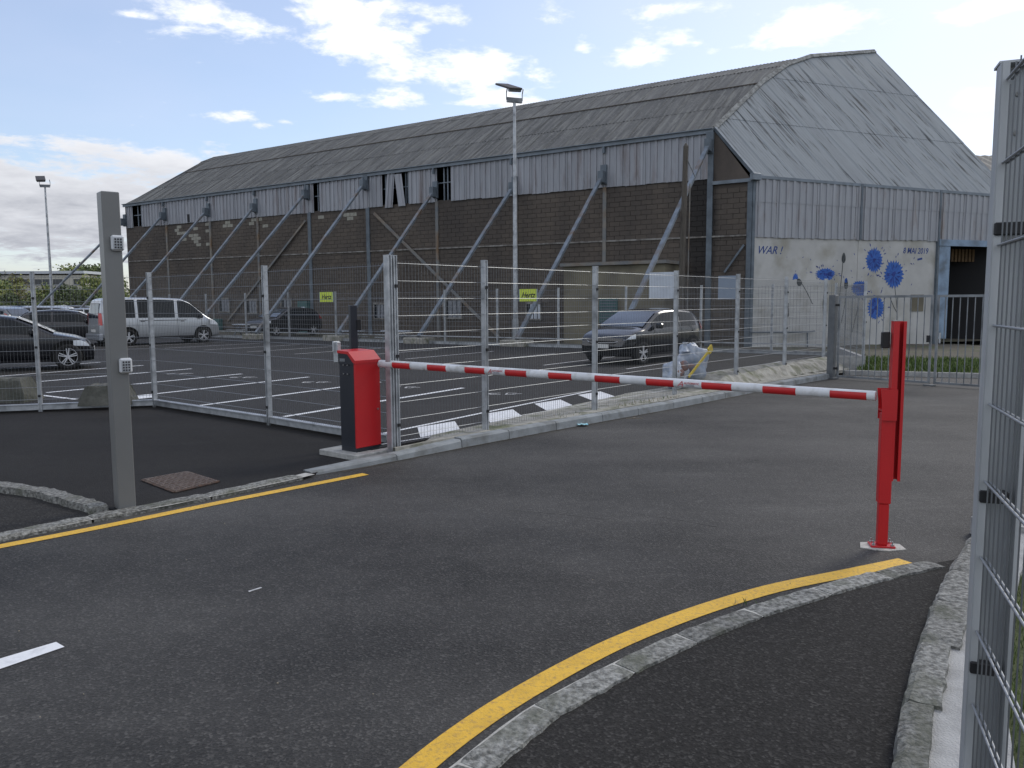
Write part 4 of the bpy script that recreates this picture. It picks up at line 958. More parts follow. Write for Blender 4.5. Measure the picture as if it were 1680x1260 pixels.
# ---- mural: flat paint on the wall
MXA = Matrix((md, Vector((0, 0, 1)), en)).transposed()
def flower(px, py, rx, ry, seed, mat='petal', lay=0):
    r = random.Random(seed); c = E(px, py, .006+lay); k = (c-CAM).dot(Fv)/FPX; ax, az_ = rx*k*1.22, ry*k*1.12; b = MB(); n = 46; vs = []; lip = []
    vs.append(c)
    for i in range(n):
        t = 2*math.pi*i/n; rr = (r.uniform(.93, 1.06) if i % 2 == 0 else r.uniform(.74, .86)); vs.append(c+md*(ax*rr*math.cos(t))+Vector((0, 0, az_*rr*math.sin(t))))
    b.add(vs, [(0, 1+i, 1+(i+1) % n) for i in range(n)]); 
    for i in range(26):
        t = r.uniform(0, 6.28); r0, r1 = r.uniform(.10, .45), r.uniform(.6, .93); w_ = .035; d = md*(ax*math.cos(t))+Vector((0, 0, az_*math.sin(t))); s_ = md*(-az_*math.sin(t))+Vector((0, 0, ax*math.cos(t))); o = en*.003
        b.add([c+d*r0+o, c+d*(r0+r1)*.5+s_*w_+o, c+d*r1+o, c+d*(r0+r1)*.5-s_*w_+o], [(0, 1, 2, 3)], 1)
    n2 = 14; vs = [c+en*.005]+[c+en*.005+md*(ax*.2*r.uniform(.6, 1.3)*math.cos(6.283*i/n2))+Vector((0, 0, az_*.2*r.uniform(.6, 1.3)*math.sin(6.283*i/n2))) for i in range(n2)]
    b.add(vs, [(0, 1+i, 1+(i+1) % n2) for i in range(n2)], 1)
    # drops flung around it
    for i in range(9):
        t = r.uniform(0, 6.28); q = c+md*(ax*1.25*math.cos(t)*r.uniform(.95, 1.2))+Vector((0, 0, az_*1.2*math.sin(t)*r.uniform(.95, 1.2))); s_ = r.uniform(.02, .06); d = (q-c).normalized(); e = en.cross(d)
        b.add([q-d*s_*1.6, q+e*s_*.5, q+d*s_*1.6, q-e*s_*.5], [(0, 1, 2, 3)], 1)
    b.build('painted_flower', [mat, 'petal_dark'], hang, fix=False)
def half_flower(px, py, rx, ry, seed):
    r = random.Random(seed); c = E(px, py+ry*.55, .007); k = (c-CAM).dot(Fv)/FPX; b = MB(); n = 22; vs = [c]
    for i in range(n+1):
        t = math.pi*(-.08+1.16*i/n); rr = r.uniform(.92, 1.08) if i % 2 else r.uniform(.66, .8); vs.append(c+md*(rx*k*rr*math.cos(t))+Vector((0, 0, ry*1.6*k*rr*math.sin(t))))
    b.add(vs, [(0, 1+i, 2+i) for i in range(n)]); b.build('painted_flower', 'petal', hang, fix=False)
flower(1434, 427, 15, 19, 1); flower(1466, 450, 17.5, 21, 2, lay=.004); flower(1437, 505, 15, 18, 3, lay=.002); flower(1410, 473, 14, 12, 4, lay=.001); flower(1354, 450, 17, 9.5, 5, lay=.003)
half_flower(1305, 454, 6, 6, 6)
def stroke(pts, w_, mat='stem', nm='painted_stem', o=.005):
    b = MB(); P_ = [E(*p, o) for p in pts]; L_, R2 = [], []
    for i, p in enumerate(P_):
        d = (P_[min(i+1, len(P_)-1)]-P_[max(0, i-1)]).normalized(); s_ = en.cross(d); L_.append(p+s_*w_/2); R2.append(p-s_*w_/2)
    b.grid([L_, R2], sm=False); b.build(nm, mat, hang, fix=False)
for pts in (((1468, 472), (1470, 490), (1472, 512), (1472, 530)), ((1460, 488), (1466, 503), (1472, 514)), ((1383, 428), (1381, 450), (1376, 500), (1374, 545)), ((1388, 476), (1386, 500), (1380, 530)), ((1316, 466), (1324, 480), (1333, 499)), ((1410, 486), (1406, 510), (1398, 545)), ((1354, 460), (1350, 500), (1352, 540))): stroke(pts, .035)
def bud(px, py, rx, ry, mat='stem', rot=0):
    c = E(px, py, .009); k = (c-CAM).dot(Fv)/FPX; b = MB(); n = 14; vs = []
    for i in range(n):
        t = 6.283*i/n; x, z = rx*k*math.cos(t)*(1-.25*math.sin(t)), ry*k*math.sin(t); vs.append(c+md*(x*math.cos(rot)-z*math.sin(rot))+Vector((0, 0, x*math.sin(rot)+z*math.cos(rot))))
    b.add(vs, [list(range(n))]); b.build('painted_bud', mat, hang, fix=False)
bud(1384, 423, 4, 8.5); bud(1388, 466, 4, 9); bud(1388, 460, 3, 4, 'petal'); bud(1311, 463, 5, 6.5, rot=.5)
b = MB(); r = random.Random(5)
for _ in range(46):
    px, py = r.choice([(r.uniform(1290, 1400), r.uniform(420, 460)), (r.uniform(1400, 1500), r.uniform(405, 500))]); q = E(px, py, .004); s_ = r.uniform(.02, .055); t = r.uniform(0, 6.28); d = md*math.cos(t)+Vector((0, 0, math.sin(t))); e = en.cross(d)
    b.add([q-d*s_*1.8, q+e*s_*.5, q+d*s_*1.8, q-e*s_*.5], [(0, 1, 2, 3)])
o = b.build('paint_splashes', 'petal_dark', hang, fix=False); o['kind'] = 'stuff'
def wtext(body, px, py, size, mat, sh, sx=1.):
    mm = MXA.to_4x4(); mm.translation = E(px, py, .004); text('painted_words', body, size, mat, hang, mm, .001, sh, .004, sx)
wtext('WAR !', 1262, 411, .46, 'ink_blue', .35, .95); wtext('8 MAI 2019', 1502, 412, .36, 'ink_blue', .2, .85)
stroke(((1505, 426), (1513, 424)), .09, 'ink_blue', 'paint_mark')
# ---- openings and doors low on the long wall
def low_window(px, y0, y1, wpx, lab_mat='curtain', nm='window', bars=False):
    c = W(px, (y0+y1)/2); p0 = W(px-wpx/2, y0); p1 = W(px+wpx/2, y1); t0, t1 = wt(p1), wt(p0); z0, z1 = W(px, y1).z, W(px, y0).z; tm = (t0+t1)/2; a = math.atan2(wd.y, wd.x); w_ = abs(t1-t0)
    b = MB(); b.box(Wp(tm, (z0+z1)/2, .05), (w_, .06, z1-z0), a); win = b.build(nm, 'glass_dark', hang)
    b = MB(); 
    for (tt, zz_, ww, hh) in ((tm, z0, w_+.1, .08), (tm, z1, w_+.1, .10), (t0, (z0+z1)/2, .07, z1-z0), (t1, (z0+z1)/2, .07, z1-z0)): b.box(Wp(tt, zz_, .09), (ww, .07, hh), a)
    b.build('frame', 'ledge', win)
    n = 4
    for i in range(n):
        if i == n-1: continue
        b = MB(); tt = t0+w_*(i+.5)/n; b.box(Wp(tt, (z0+z1)/2, .088), (w_/n*.8, .01, (z1-z0)*.92), a); b.build('curtain' if lab_mat == 'curtain' else 'shutter_slat', lab_mat, win)
low_window(744, 491, 522, 30); low_window(877, 497, 524, 24, 'board_white'); low_window(626, 498, 523, 22); low_window(415, 492, 514, 18); low_window(370, 490, 512, 18); low_window(472, 490, 515, 18)
for (px, y0, y1, wpx) in ((504, 494, 549, 15), (361, 523, 547, 14)):
    c = W(px, y1); p = Vector((c.x, c.y, 0))+wn*.2; b = MB(); k = (c-CAM).dot(Fv)/FPX; zt = W(px, y0).z; b.bbox((p.x, p.y, zt/2-.15), (wpx*k*1.5, .3, zt+.3), .02, math.atan2(wd.y, wd.x)); dr = b.build('teal_door', 'teal', hang)
b = MB(); c = W(505, 508)+wn*.36; b.box(c, (.3, .02, .35), math.atan2(wd.y, wd.x)); b.build('door_notice', 'board_white', dr)

# ------------------------------------------------------------ rendered lean-to against the hangar
la, lb = Wp(wt(W(958, 500)), 0, 1.9), Wp(wt(W(1118, 500)), 0, 1.9)
zt1, zt2 = V(945, 437, la, lb).z, V(1112, 441, la, lb).z
aL = (la-W0).dot(wd); aR2 = (lb-W0).dot(wd)
lean = thing('annexe', 'low beige rendered annexe built against the hangar behind the black hatchback', 'annexe', Wp((aL+aR2)/2, -.2, 1))
b = MB(); P_ = [Wp(aL, 0, .06), Wp(aR2, 0, .06), Wp(aR2, 0, 1.9), Wp(aL, 0, 1.9)]; b.prism([(p.x, p.y) for p in P_], -.3, zt1); b.build('wall', 'beige', lean)
b = MB(); P_ = [Wp(aL+.12, 0, .06), Wp(aR2-.12, 0, .06), Wp(aR2-.12, 0, 2.05), Wp(aL+.12, 0, 2.05)]; b.prism([(p.x, p.y) for p in P_], zt1+.003, zt1+.14); b.build('roof', 'column', lean)
sp = V(999, 512, la, lb); b = MB(); b.box(sp+wn*.05, (.85, .08, 1.15), math.atan2(wd.y, wd.x)); sh_ = b.build('shutter', 'teal', lean)
b = MB()
for k in range(9): b.box(sp+wn*.1+Vector((0, 0, -.5+.125*k)), (.75, .02, .05), math.atan2(wd.y, wd.x))
b.build('louvre', 'column_blue', sh_)

# ------------------------------------------------------------ barrier cabinet and boom
hb0, hb1, hb2 = Vector((-1.987, 9.096, 0)), Vector((-1.766, 8.921, 0)), Vector((-1.499, 9.177, 0))
e1 = (hb1-hb0).normalized(); e2 = Vector((-e1.y, e1.x, 0)); e2 = e2 if e2.dot(hb2-hb1) > 0 else -e2
WX, WY = .285, .37                      # dark side, red side
tb = thing('barrier', 'red and dark blue parking barrier with striped boom lowered across the road', 'barrier', hb1)
def H(a, c, z): return hb1-e1*a+e2*c+Vector((0, 0, z))      # a along the dark side (0 = front edge), c along the red side
zb0 = .085
rotH = Matrix((e1, e2, Vector((0, 0, 1)))).transposed()
b = MB(); b.bbox(H(WX/2+.06, WY/2-.02, .04), (.66, .56, .095), .008, rot=rotH); b.build('concrete_pad', 'pad', tb)
b = MB(); b.bbox(H(WX/2, WY/2, zb0+.025), (WX-.02, WY-.02, .06), .004, rot=rotH); b.build('base_frame', 'navy', tb)
b = MB(); b.bbox(H(WX/2+.012, WY/2, (zb0+.05+1.13)/2), (WX-.03, WY-.02, 1.13-zb0-.05), .006, rot=rotH); b.build('cabinet_body', 'navy', tb)
b = MB(); b.bbox(H(.008, WY/2, (zb0+.05+1.12)/2), (.03, WY, 1.12-zb0-.05), .006, rot=rotH); dr = b.build('door', 'red', tb)
b = MB(); q = H(-.008, WY*.86, .56); b.tube(q, q+e1*.014, .011, 12); b.build('lock', 'steel', dr)
# hood: flat top, sloping front
hp = [(.006-.02, 1.10), (.006-.02, 1.135), (.10, 1.235), (WX+.05, 1.245), (WX+.05, 1.215), (.115, 1.205), (.02, 1.11)]
b = MB(); n = len(hp); vs = [H(a, -.008, z) for a, z in hp]+[H(a, WY+.008, z) for a, z in hp]
b.add(vs, [(i, (i+1) % n, n+(i+1) % n, n+i) for i in range(n)]+[[0, 1, 2, 5, 6], [2, 3, 4, 5], [n+6, n+5, n+2, n+1, n], [n+5, n+4, n+3, n+2]])
b.build('hood', 'red', tb)
b = MB(); vs = [H(a, c, z) for c in (.0, WY) for a, z in ((.0, 1.09), (.02, 1.12), (.11, 1.21), (WX-.01, 1.215), (WX-.01, 1.09))]
b.add(vs, [[0, 1, 2, 3, 4], [9, 8, 7, 6, 5], (0, 5, 6, 1), (1, 6, 7, 2), (2, 7, 8, 3), (3, 8, 9, 4)]); b.build('hood_core', 'navy', tb)
for a, z in ((.12, 1.08), (.19, 1.08), (.12, .98), (.19, .98)):
    b = MB(); q = H(a, .003, z); b.tube(q, q-e2*.012, .0075, 8); b.build('rivet', 'steel', tb)
b = MB(); b.box(H(WX-.075, .004, 1.135), (.09, .012, .035), rot=rotH); b.build('maker_plate', 'galv_dark', tb)
b = MB(); b.bbox(H(WX+.035, .02, 1.22), (.075, .06, .24), .008, rot=rotH); b.bbox(H(WX+.05, .015, 1.285), (.03, .09, .12), .006, rot=rotH); b.build('sensor_box', 'galv', tb)
# boom
pz0 = .985
bp0 = V(628, 597, H(-.0, WY*.78, 0), H(-.0, WY*.78, 0)+Vector((1, 0, 0))); bp0 = H(.14, WY+.0, bp0.z)
rp = Vector((2.669, 5.62, 0)); tipz = V(1436, 650, rp, rp+Vector((1, 0, 0))).z
bp1 = V(1437, 649.5, rp+Vector((0, .03, 0)), rp+Vector((1, .03, 0)))
bx = (bp1-bp0); BL_ = bx.length; bx.normalize(); by = Vector((0, 0, 1)).cross(bx).normalized(); bz = bx.cross(by)
if by.dot(CAM-bp0) < 0: pass
fsgn = 1 if by.dot(CAM-bp0) > 0 else -1
NS = 20
def bprof(t, s=1., grow=0.):
    ht, wt_ = (.044-.009*t)*s+grow, (.030-.004*t)*s+grow; return [(math.cos(2*math.pi*i/NS)*wt_*fsgn, math.sin(2*math.pi*i/NS)*ht) for i in range(NS)]
b = MB(); rows = []
for i in range(13):
    t = i/12; p = bp0+bx*(BL_*t); rows.append([p+by*x+bz*y for x, y in bprof(t)])
b.grid(rows, close=True); b.add(rows[-1], [list(range(NS))]); b.add(rows[0], [list(range(NS))[::-1]]); arm = b.build('boom', 'arm_white', tb)
def bt(px):
    lo, hi = 0., 1.
    for _ in range(40):
        m_ = (lo+hi)/2
        if PX(bp0+bx*(BL_*m_))[0] < px: lo = m_
        else: hi = m_
    return (lo+hi)/2
for x0, x1 in ((646, 674.7), (703.4, 734), (765, 797.5), (831, 866), (902, 940), (978, 1019), (1062, 1107), (1153, 1202), (1253, 1307), (1363, 1423)):
    t0, t1 = bt(x0), bt(x1); rows = []
    for t in (t0, t1):
        pr = bprof(t, 1., .0012); sel = [2, 1, 0, 19, 18, 17, 16]; p = bp0+bx*(BL_*t); rows.append([p+by*pr[i][0]+bz*pr[i][1] for i in sel])
    b = MB(); b.grid(rows); b.build('red_band', 'red_band', arm, fix=False)
M('logo_red', (.5, .05, .06), None, rough=.6); M('logo_grey', (.25, .26, .30), None, rough=.6)
for x0, x1 in ((797.5, 831), (1107, 1153)):
    tm = (bt(x0)+bt(x1))/2; dirs = bx; nrm_ = by*fsgn; xx = bx; yy = nrm_.cross(xx).normalized()
    if yy.z < 0: yy = -yy
    w_ = BL_*(bt(x1)-bt(x0)); base = bp0+bx*(BL_*tm)+nrm_*(.0315-.004*tm)
    zc_n = xx.cross(yy)
    def lm(dx, dy): 
        m = Matrix((xx, yy, zc_n)).transposed().to_4x4(); m.translation = base+xx*dx+yy*dy; return m
    text('boom_lettering', 'AUTOMATIC', .024, 'logo_red', arm, lm(.04, .004), .001, .2)
    text('boom_lettering', 'SYSTEMS', .020, 'logo_grey', arm, lm(.025, -.015), .001, .2)
    b = MB()
    def lp(x, y): return base+xx*x+yy*y+nrm_*.0015
    for (p, q) in (((-.085, -.022), (-.045, .020)), ((-.045, .020), (-.040, -.022)), ((-.066, -.006), (-.035, -.006)), ((-.052, -.020), (-.040, -.020))):
        d = (lp(*q)-lp(*p)).normalized(); s_ = nrm_.cross(d)*.0028; b.quad(lp(*p)-s_, lp(*p)+s_, lp(*q)+s_, lp(*q)-s_)
    b.build('boom_emblem', 'logo_red', arm, fix=False)

# dark column behind the cabinet
q = G(580, 601, .6); q = Vector((-1.93, 9.55, 0)); 
def at_px(px, Y): 
    d = ray(px, 560); return Vector((d.x*Y, Y, 0))
q = at_px(580, 9.55); zt = V(580, 501, q, q+Vector((1, 0, 0))).z
b = MB(); b.bbox((q.x, q.y, zt/2), (.085, .085, zt), .006, .5); cc_ = b.build('sensor_column', 'navy'); tag(cc_, 'slim dark blue column standing behind the red barrier cabinet', 'column')
b = MB(); p = V(588, 533, q, q+Vector((1, 0, 0))); b.bbox((p.x, p.y, p.z), (.05, .06, .13), .005, .5); b.build('sensor_eye', 'black', cc_)

# boom rest post
tr = thing('rest_post', 'red steel post that holds the boom tip, bolted down at right', 'post', rp)
ra = R_(-12); rr_ = Matrix.Rotation(ra, 3, 'Z'); rx, ry = rr_@Vector((1, 0, 0)), rr_@Vector((0, 1, 0))
zt_ = V(1446, 638, rp, rp+Vector((1, 0, 0))).z
def RPp(x, y, z): return rp+rx*x+ry*y+Vector((0, 0, z))
b = MB(); b.add([RPp(x, y, .0+.006*k) for k in (0, 1) for x, y in ((-.155, -.06), (-.13, .07), (-.02, .10), (.14, .075), (.155, -.05), (.02, -.11), (-.06, -.10))], [list(range(7))[::-1], list(range(7, 14))]+[(i, (i+1) % 7, 7+(i+1) % 7, 7+i) for i in range(7)]); b.build('mortar_patch', 'mortar_pale', tr)
b = MB(); b.bbox(RPp(0, 0, .013), (.165, .115, .014), .002, ra); bpz = b.build('base_plate', 'red', tr)
for x, y in ((-.063, -.04), (.063, -.04), (-.063, .04), (.063, .04)):
    b = MB(); q = RPp(x, y, .02); b.tube(q, q+Vector((0, 0, .032)), .006, 6); b.tube(q, q+Vector((0, 0, .012)), .013, 6); b.build('anchor_bolt', 'steel', bpz)
z1 = V(1446, 825, rp, rp+Vector((1, 0, 0))).z; z2 = V(1446, 677, rp, rp+Vector((1, 0, 0))).z
b = MB(); b.bbox(RPp(0, 0, (.02+z1)/2), (.068, .068, z1-.02), .005, ra); b.build('lower_tube', 'red', tr)
b = MB(); b.bbox(RPp(0, 0, (z1+z2)/2), (.084, .084, z2-z1), .006, ra); b.build('upper_tube', 'red', tr)
b = MB(); 
for y in (-.056, .056): b.add([RPp(x, y+s_*.003, z) for s_ in (-1, 1) for x, z in ((-.048, z2-.05), (.052, z2-.05), (.052, z2+.0), (.052, zt_-.0), (-.058, zt_), (-.048, z2+.06))], [list(range(6))[::-1], list(range(6, 12))]+[(i, (i+1) % 6, 6+(i+1) % 6, 6+i) for i in range(6)])
b.box(RPp(.0, 0, z2+.02), (.095, .107, .012), ra); b.box(RPp(.05, 0, (z2+zt_)/2), (.006, .107, zt_-z2), ra); b.build('boom_cradle', 'red', tr)
# channel section beside it
zc0 = V(1463, 787, rp, rp+Vector((1, 0, 0))).z; zc1_ = V(1468, 527, rp, rp+Vector((1, 0, 0))).z; hC = zc1_-zc0
b = MB(); cx_ = .098
b.box(RPp(cx_-.014, .035, (zc0+zc1_)/2), (.008, .085, hC), ra); b.box(RPp(cx_+.0, -.008+.0, (zc0+zc1_)/2), (.008, .09, hC), ra)
b = MB()
pr = [(x-.034, y) for x, y in [(.046, -.04), (.046, .04), (.130, .04), (.130, -.04), (.110, -.04), (.110, -.033), (.123, -.033), (.123, .033), (.053, .033), (.053, -.033), (.084, -.033), (.084, -.04)]]
n = len(pr); vs = [RPp(x, y, zc0) for x, y in pr]+[RPp(x, y, zc1_) for x, y in pr]
b.add(vs, [(i, (i+1) % n, n+(i+1) % n, n+i) for i in range(n)]+[[0, 1, 8, 9], [0, 9, 10, 11], [1, 2, 7, 8], [2, 3, 6, 7], [3, 4, 5, 6]]+[[n+i for i in f] for f in ([0, 1, 8, 9], [0, 9, 10, 11], [1, 2, 7, 8], [2, 3, 6, 7], [3, 4, 5, 6])]); chn = b.build('channel', 'red', tr)
b = MB(); b.box(RPp(.031, -.0, zc1_+.004), (.038, .076, .006), ra); b.build('channel_cap', 'plinth', chn)
b = MB(); p = V(1455, 558, rp, rp+Vector((1, 0, 0))); b.bbox((p.x+.004, p.y+.03, p.z), (.052, .05, .115), .005, ra); b.build('reflector_box', 'black', tr)

# ------------------------------------------------------------ keypad post
kb = G(209.5, 834, .03); ka = R_(40); zt = V(181, 314, kb, kb+Vector((1, 0, 0))).z
tk = thing('keypad_post', 'tall grey steel post carrying two keypads, standing on the dropped kerb at left', 'post', kb)
kr = Matrix.Rotation(ka, 3, 'Z'); kx, ky = kr@Vector((1, 0, 0)), kr@Vector((0, 1, 0)); kc = kb+ky*.075
# it leans a hair to the left, as in the photograph
b = MB(); b.bbox((kc.x, kc.y, zt/2+.0), (.140, .15, zt), .006, ka); b.build('column', 'postgrey', tk)
for (px, py, lab) in ((191.5, 399, 'upper keypad'), (205, 599.5, 'lower keypad')):
    p = V(px, py, kb, kb+kx); p = p-ky*.022; 
    b = MB(); b.bbox(p, (.100, .045, .128), .014, ka); kp_ = b.build('keypad', 'keypad', tk); kp_['label'] = lab
    b = MB(); b.bbox(p-ky*.022+Vector((0, 0, -.004)), (.074, .006, .102), .003, ka); b.build('keypad_face', 'galv', kp_)
    for i in range(3):
        for j in range(4):
            b = MB(); b.bbox(p-ky*.026+kx*((i-1)*.0215)+Vector((0, 0, .030-.0225*j)), (.0135, .006, .0145), .002, ka); b.build('key', 'key_dark', kp_)

# ------------------------------------------------------------ access cover, litter
mc = [G(*p, .037) for p in ((234, 787), (306, 774), (358, 790), (287, 807))]
tm_ = thing('access_cover', 'rusty square chequered iron access cover set in the dark pavement', 'manhole cover', sum(mc, Vector())/4)
b = MB(); cm_ = sum(mc, Vector())/4; b.add([p-Vector((0, 0, .02)) for p in mc]+[p+Vector((0, 0, .004)) for p in mc], [(4, 5, 6, 7), (0, 1, 5, 4), (1, 2, 6, 5), (2, 3, 7, 6), (3, 0, 4, 7)]); b.build('cover_plate', 'rust', tm_)
b = MB(); NB = 13
for i in range(NB):
    for j in range(NB):
        u, v_ = (i+.5)/NB, (j+.5)/NB; p = mc[0].lerp(mc[1], u).lerp(mc[3].lerp(mc[2], u), v_)+Vector((0, 0, .007)); a = .785 if (i+j) % 2 else 2.356; b.box(p, (.036, .014, .008), a+.5)
o = b.build('chequer_studs', 'stud', tm_); o['kind'] = 'stuff'
b = MB()
for i in range(4): p, q = mc[i], mc[(i+1) % 4]; c_ = (p+q)/2; o_ = (c_-cm_).normalized()*.012; b.bar(p+o_, q+o_, .012, .008)
b.build('cover_frame', 'rust', tm_)
p = G(954, 699, .0); b = MB(); rows = []
for i in range(6): rows.append([p+Vector((.03*i-.06, .03*j-.05, .012+rnd.uniform(0, .028))) for j in range(5)])
b.grid(rows); o = b.build('litter', 'litter_blue'); tag(o, 'crumpled pale blue wrapper lying against the foot of the kerb', 'litter')
b = MB(); p = G(1038, 686, .006); b.path([p+Vector((-.10, -.02, 0)), p, p+Vector((.14, -.05, .004))], .004, 5); b.path([p, p+Vector((.05, .07, .006))], .003, 5); o = b.build('twig', 'twig'); tag(o, 'dry twig lying on the road below the kerb', 'twig')
r = random.Random(3); stones = [(625, 710, 0), (862, 975, 0), (113, 770, 1)]
b = MB()
for _ in range(34):
    px, py = r.uniform(0, 1550), r.uniform(690, 1250); p = G(px, py, .006)
    if p.y < 2.2: continue
    s_ = r.uniform(.002, .005); b.box((p.x, p.y, p.z), (s_*1.5, s_, s_), r.uniform(0, 3))
o = b.build('grit', 'twig'); o['kind'] = 'stuff'; o['label'] = 'small grit and bits lying on the asphalt'; o['category'] = 'grit'

# rubbish bag hung behind the fence with a yellow strap
def blob(name, mat, c, r_, parent, seed, nu=22, nv=16, amp=.16):
    rr = random.Random(seed); b = MB(); rows = []; ph = [rr.uniform(0, 6.28) for _ in range(8)]
    for j in range(nv+1):
        th = math.pi*j/nv; row = []
        for i in range(nu):
            f = 2*math.pi*i/nu; k = 1+amp*(math.sin(3*f+ph[0]+2*th)*.5+math.sin(5*f+ph[1]-3*th)*.35+math.sin(7*th+ph[2]+f)*.3+math.sin(11*f+ph[3])*.22)*math.sin(th)
            row.append(Vector(c)+Vector((r_[0]*k*math.sin(th)*math.cos(f), r_[1]*k*math.sin(th)*math.sin(f), r_[2]*k*math.cos(th))))
        rows.append(row)
    b.grid(rows, close=True); return b.build(name, mat, parent)
fo = F1(0, OFF+.50); fd = Vector((ux, uy, 0))
bc = V(1132, 597, fo, fo+fd)
tg = thing('rubbish_bag', 'bulging translucent rubbish bag with a yellow litter picker behind the fence', 'rubbish bag', (bc.x, bc.y, .1))
blob('bag_body', 'plastic_bag', V(1133, 596, fo, fo+fd), (.29, .22, .38), tg, 2, amp=.42)
blob('bag_base', 'plastic_bag', V(1108, 610, fo, fo+fd)+Vector((0, 0, -.06)), (.22, .2, .26), tg, 5, amp=.4)
tp = V(1124, 566, fo, fo+fd); b = MB(); rows = []
for j in range(6):
    z = j*.035; rw = .12-.09*min(j, 3)/3+.012*max(0, j-3); rows.append([tp+Vector((rw*math.cos(i*.7)*(1+.25*math.sin(i*3)), rw*math.sin(i*.7)*(1+.25*math.cos(i*2)), z-.12)) for i in range(9)])
b.grid(rows, close=True); b.build('bag_neck', 'plastic_bag', tg)
for (px, py, s_) in ((1122, 600, .10), (1134, 604, .09), (1116, 612, .08)): blob('bag_contents', 'bag_in', V(px, py, fo-Vector((0, .24, 0)), fo+fd-Vector((0, .24, 0))), (s_, s_*.6, s_), tg, px, 12, 8)
fo2 = F1(0, OFF+.12); y0, y1_ = V(1130, 618, fo2, fo2+fd), V(1163, 576, fo2, fo2+fd)
b = MB(); b.bar(y0, y1_, .05, .02, up=Vector((uy, -ux, 0))); b.bar(y1_-(y1_-y0).normalized()*.02, y1_+(y1_-y0).normalized()*.14, .13, .03, up=Vector((uy, -ux, 0))); b.build('litter_picker', 'bag_yellow', tg)

# ------------------------------------------------------------ concrete blocks behind the left fence
def cblock(name, pxs, depthv, h, lab):
    p, q = G(pxs[0], pxs[2], .1), G(pxs[1], pxs[3], .1); d = (q-p).normalized(); s_ = Vector((-d.y, d.x, 0)); b = MB(); rows = []
    L = (q-p).length; n = 14
    for (o, z, e) in ((0, 0, 0), (.05, h*.35, .02), (.12, h*.92, .10), (.17, h, .13), (depthv-.17, h, .13), (depthv-.12, h*.92, .1), (depthv, 0, 0)):
        rows.append([p+d*(e+(L-2*e)*i/n)+s_*(o+rnd.uniform(-.008, .008))+Vector((0, 0, z+rnd.uniform(-.01, .01)*(z > 0))) for i in range(n+1)])
    b.grid(rows, sm=False); 
    for k in (0, n): b.add([r[k] for r in rows], [list(range(7))])
    o = b.build(name, 'concrete_old'); return tag(o, lab, 'concrete block', 'concrete blocks behind the left fence')
cblock('concrete_block', (-40, 39, 662, 661), .7, .41, 'mossy tapered concrete block cut by the left edge of the frame')
cblock('concrete_block', (127, 215, 667, 664), .7, .33, 'dark weathered concrete block half hidden by the keypad post')

# ------------------------------------------------------------ lamp posts, pole, signs
def lamp(base, zt, ang, lab):
    t = thing('lamp_post', lab, 'lamp post', base, 'tall car park lamp posts')
    b = MB(); b.tube((base.x, base.y, 0), (base.x, base.y, zt), .115, 14, r2=.055); b.tube((base.x, base.y, 0), (base.x, base.y, 1.1), .13, 14, r2=.125); b.build('mast', 'galv', t)
    b = MB(); c = Vector((base.x, base.y, zt+.08)); r3 = Matrix.Rotation(ang, 3, 'Z'); b.box(c, (.62, .12, .18), rot=r3); b.build('yoke_beam', 'galv_dark', t)
    b = MB()
    for sg in (-1, 1): q = c+r3@Vector((.33*sg, 0, 0)); b.path([q, q+Vector((0, 0, .26)), q+r3@Vector((0, -.1, .42))], .022, 6)
    b.build('yoke_arm', 'galv', t)
    h1 = Vector((.50, -.80, -.36)).normalized(); h2 = Vector((.80, .52, .10)); h2 = (h2-h1*h2.dot(h1)).normalized(); r4 = Matrix((h2, h1, h2.cross(h1))).transposed(); hc = c+Vector((-.22, -.1, .50))
    b = MB(); b.bbox(hc, (.58, 1.15, .075), .015, rot=r4); hd = b.build('floodlight', 'lamp_head', t)
    b = MB(); q = hc+r4@Vector((0, .48, .06)); b.tube(q-r4@Vector((.26, 0, 0)), q+r4@Vector((.26, 0, 0)), .075, 10); b.build('driver_housing', 'galv_dark', hd)
    return t
l1 = at_px(846, 32.2); l1z = V(841, 168, l1, l1+Vector((1, 0, 0))).z
lamp(l1, l1z, R_(20), 'tall galvanised lamp post in front of the middle of the hangar')
l2 = at_px(90, 56); l2z = V(77.5, 307, l2, l2+Vector((1, 0, 0))).z
lamp(l2, l2z, R_(14), 'distant lamp post at far left against the clouds')
up = at_px(1115, 31.2); uz = V(1119.5, 240, up, up+Vector((1, 0, 0))).z
t = thing('utility_pole', 'old wooden pole with a stay wire beside the nearest hangar prop', 'pole', up)
b = MB(); b.tube((up.x, up.y, -.1), (up.x+.12, up.y, uz), .13, 12, r2=.095); b.tube((up.x+.12, up.y, uz), (up.x+.12, up.y, uz+.12), .095, 12, r2=.02); b.build('pole_shaft', 'wood_pole', t)
b = MB(); p1 = V(1123, 252, up, up+Vector((1, 0, 0))); p2 = V(1141, 291, up, up+Vector((1, 0, 0))); b.tube(p1, p2, .022, 6); b.build('stay_wire', 'galv_dark', t)
b = MB(); b.tube((up.x+.26, up.y-.02, .2), (up.x+.30, up.y-.02, uz-1.4), .022, 6); b.build('cable_duct', 'column', t)
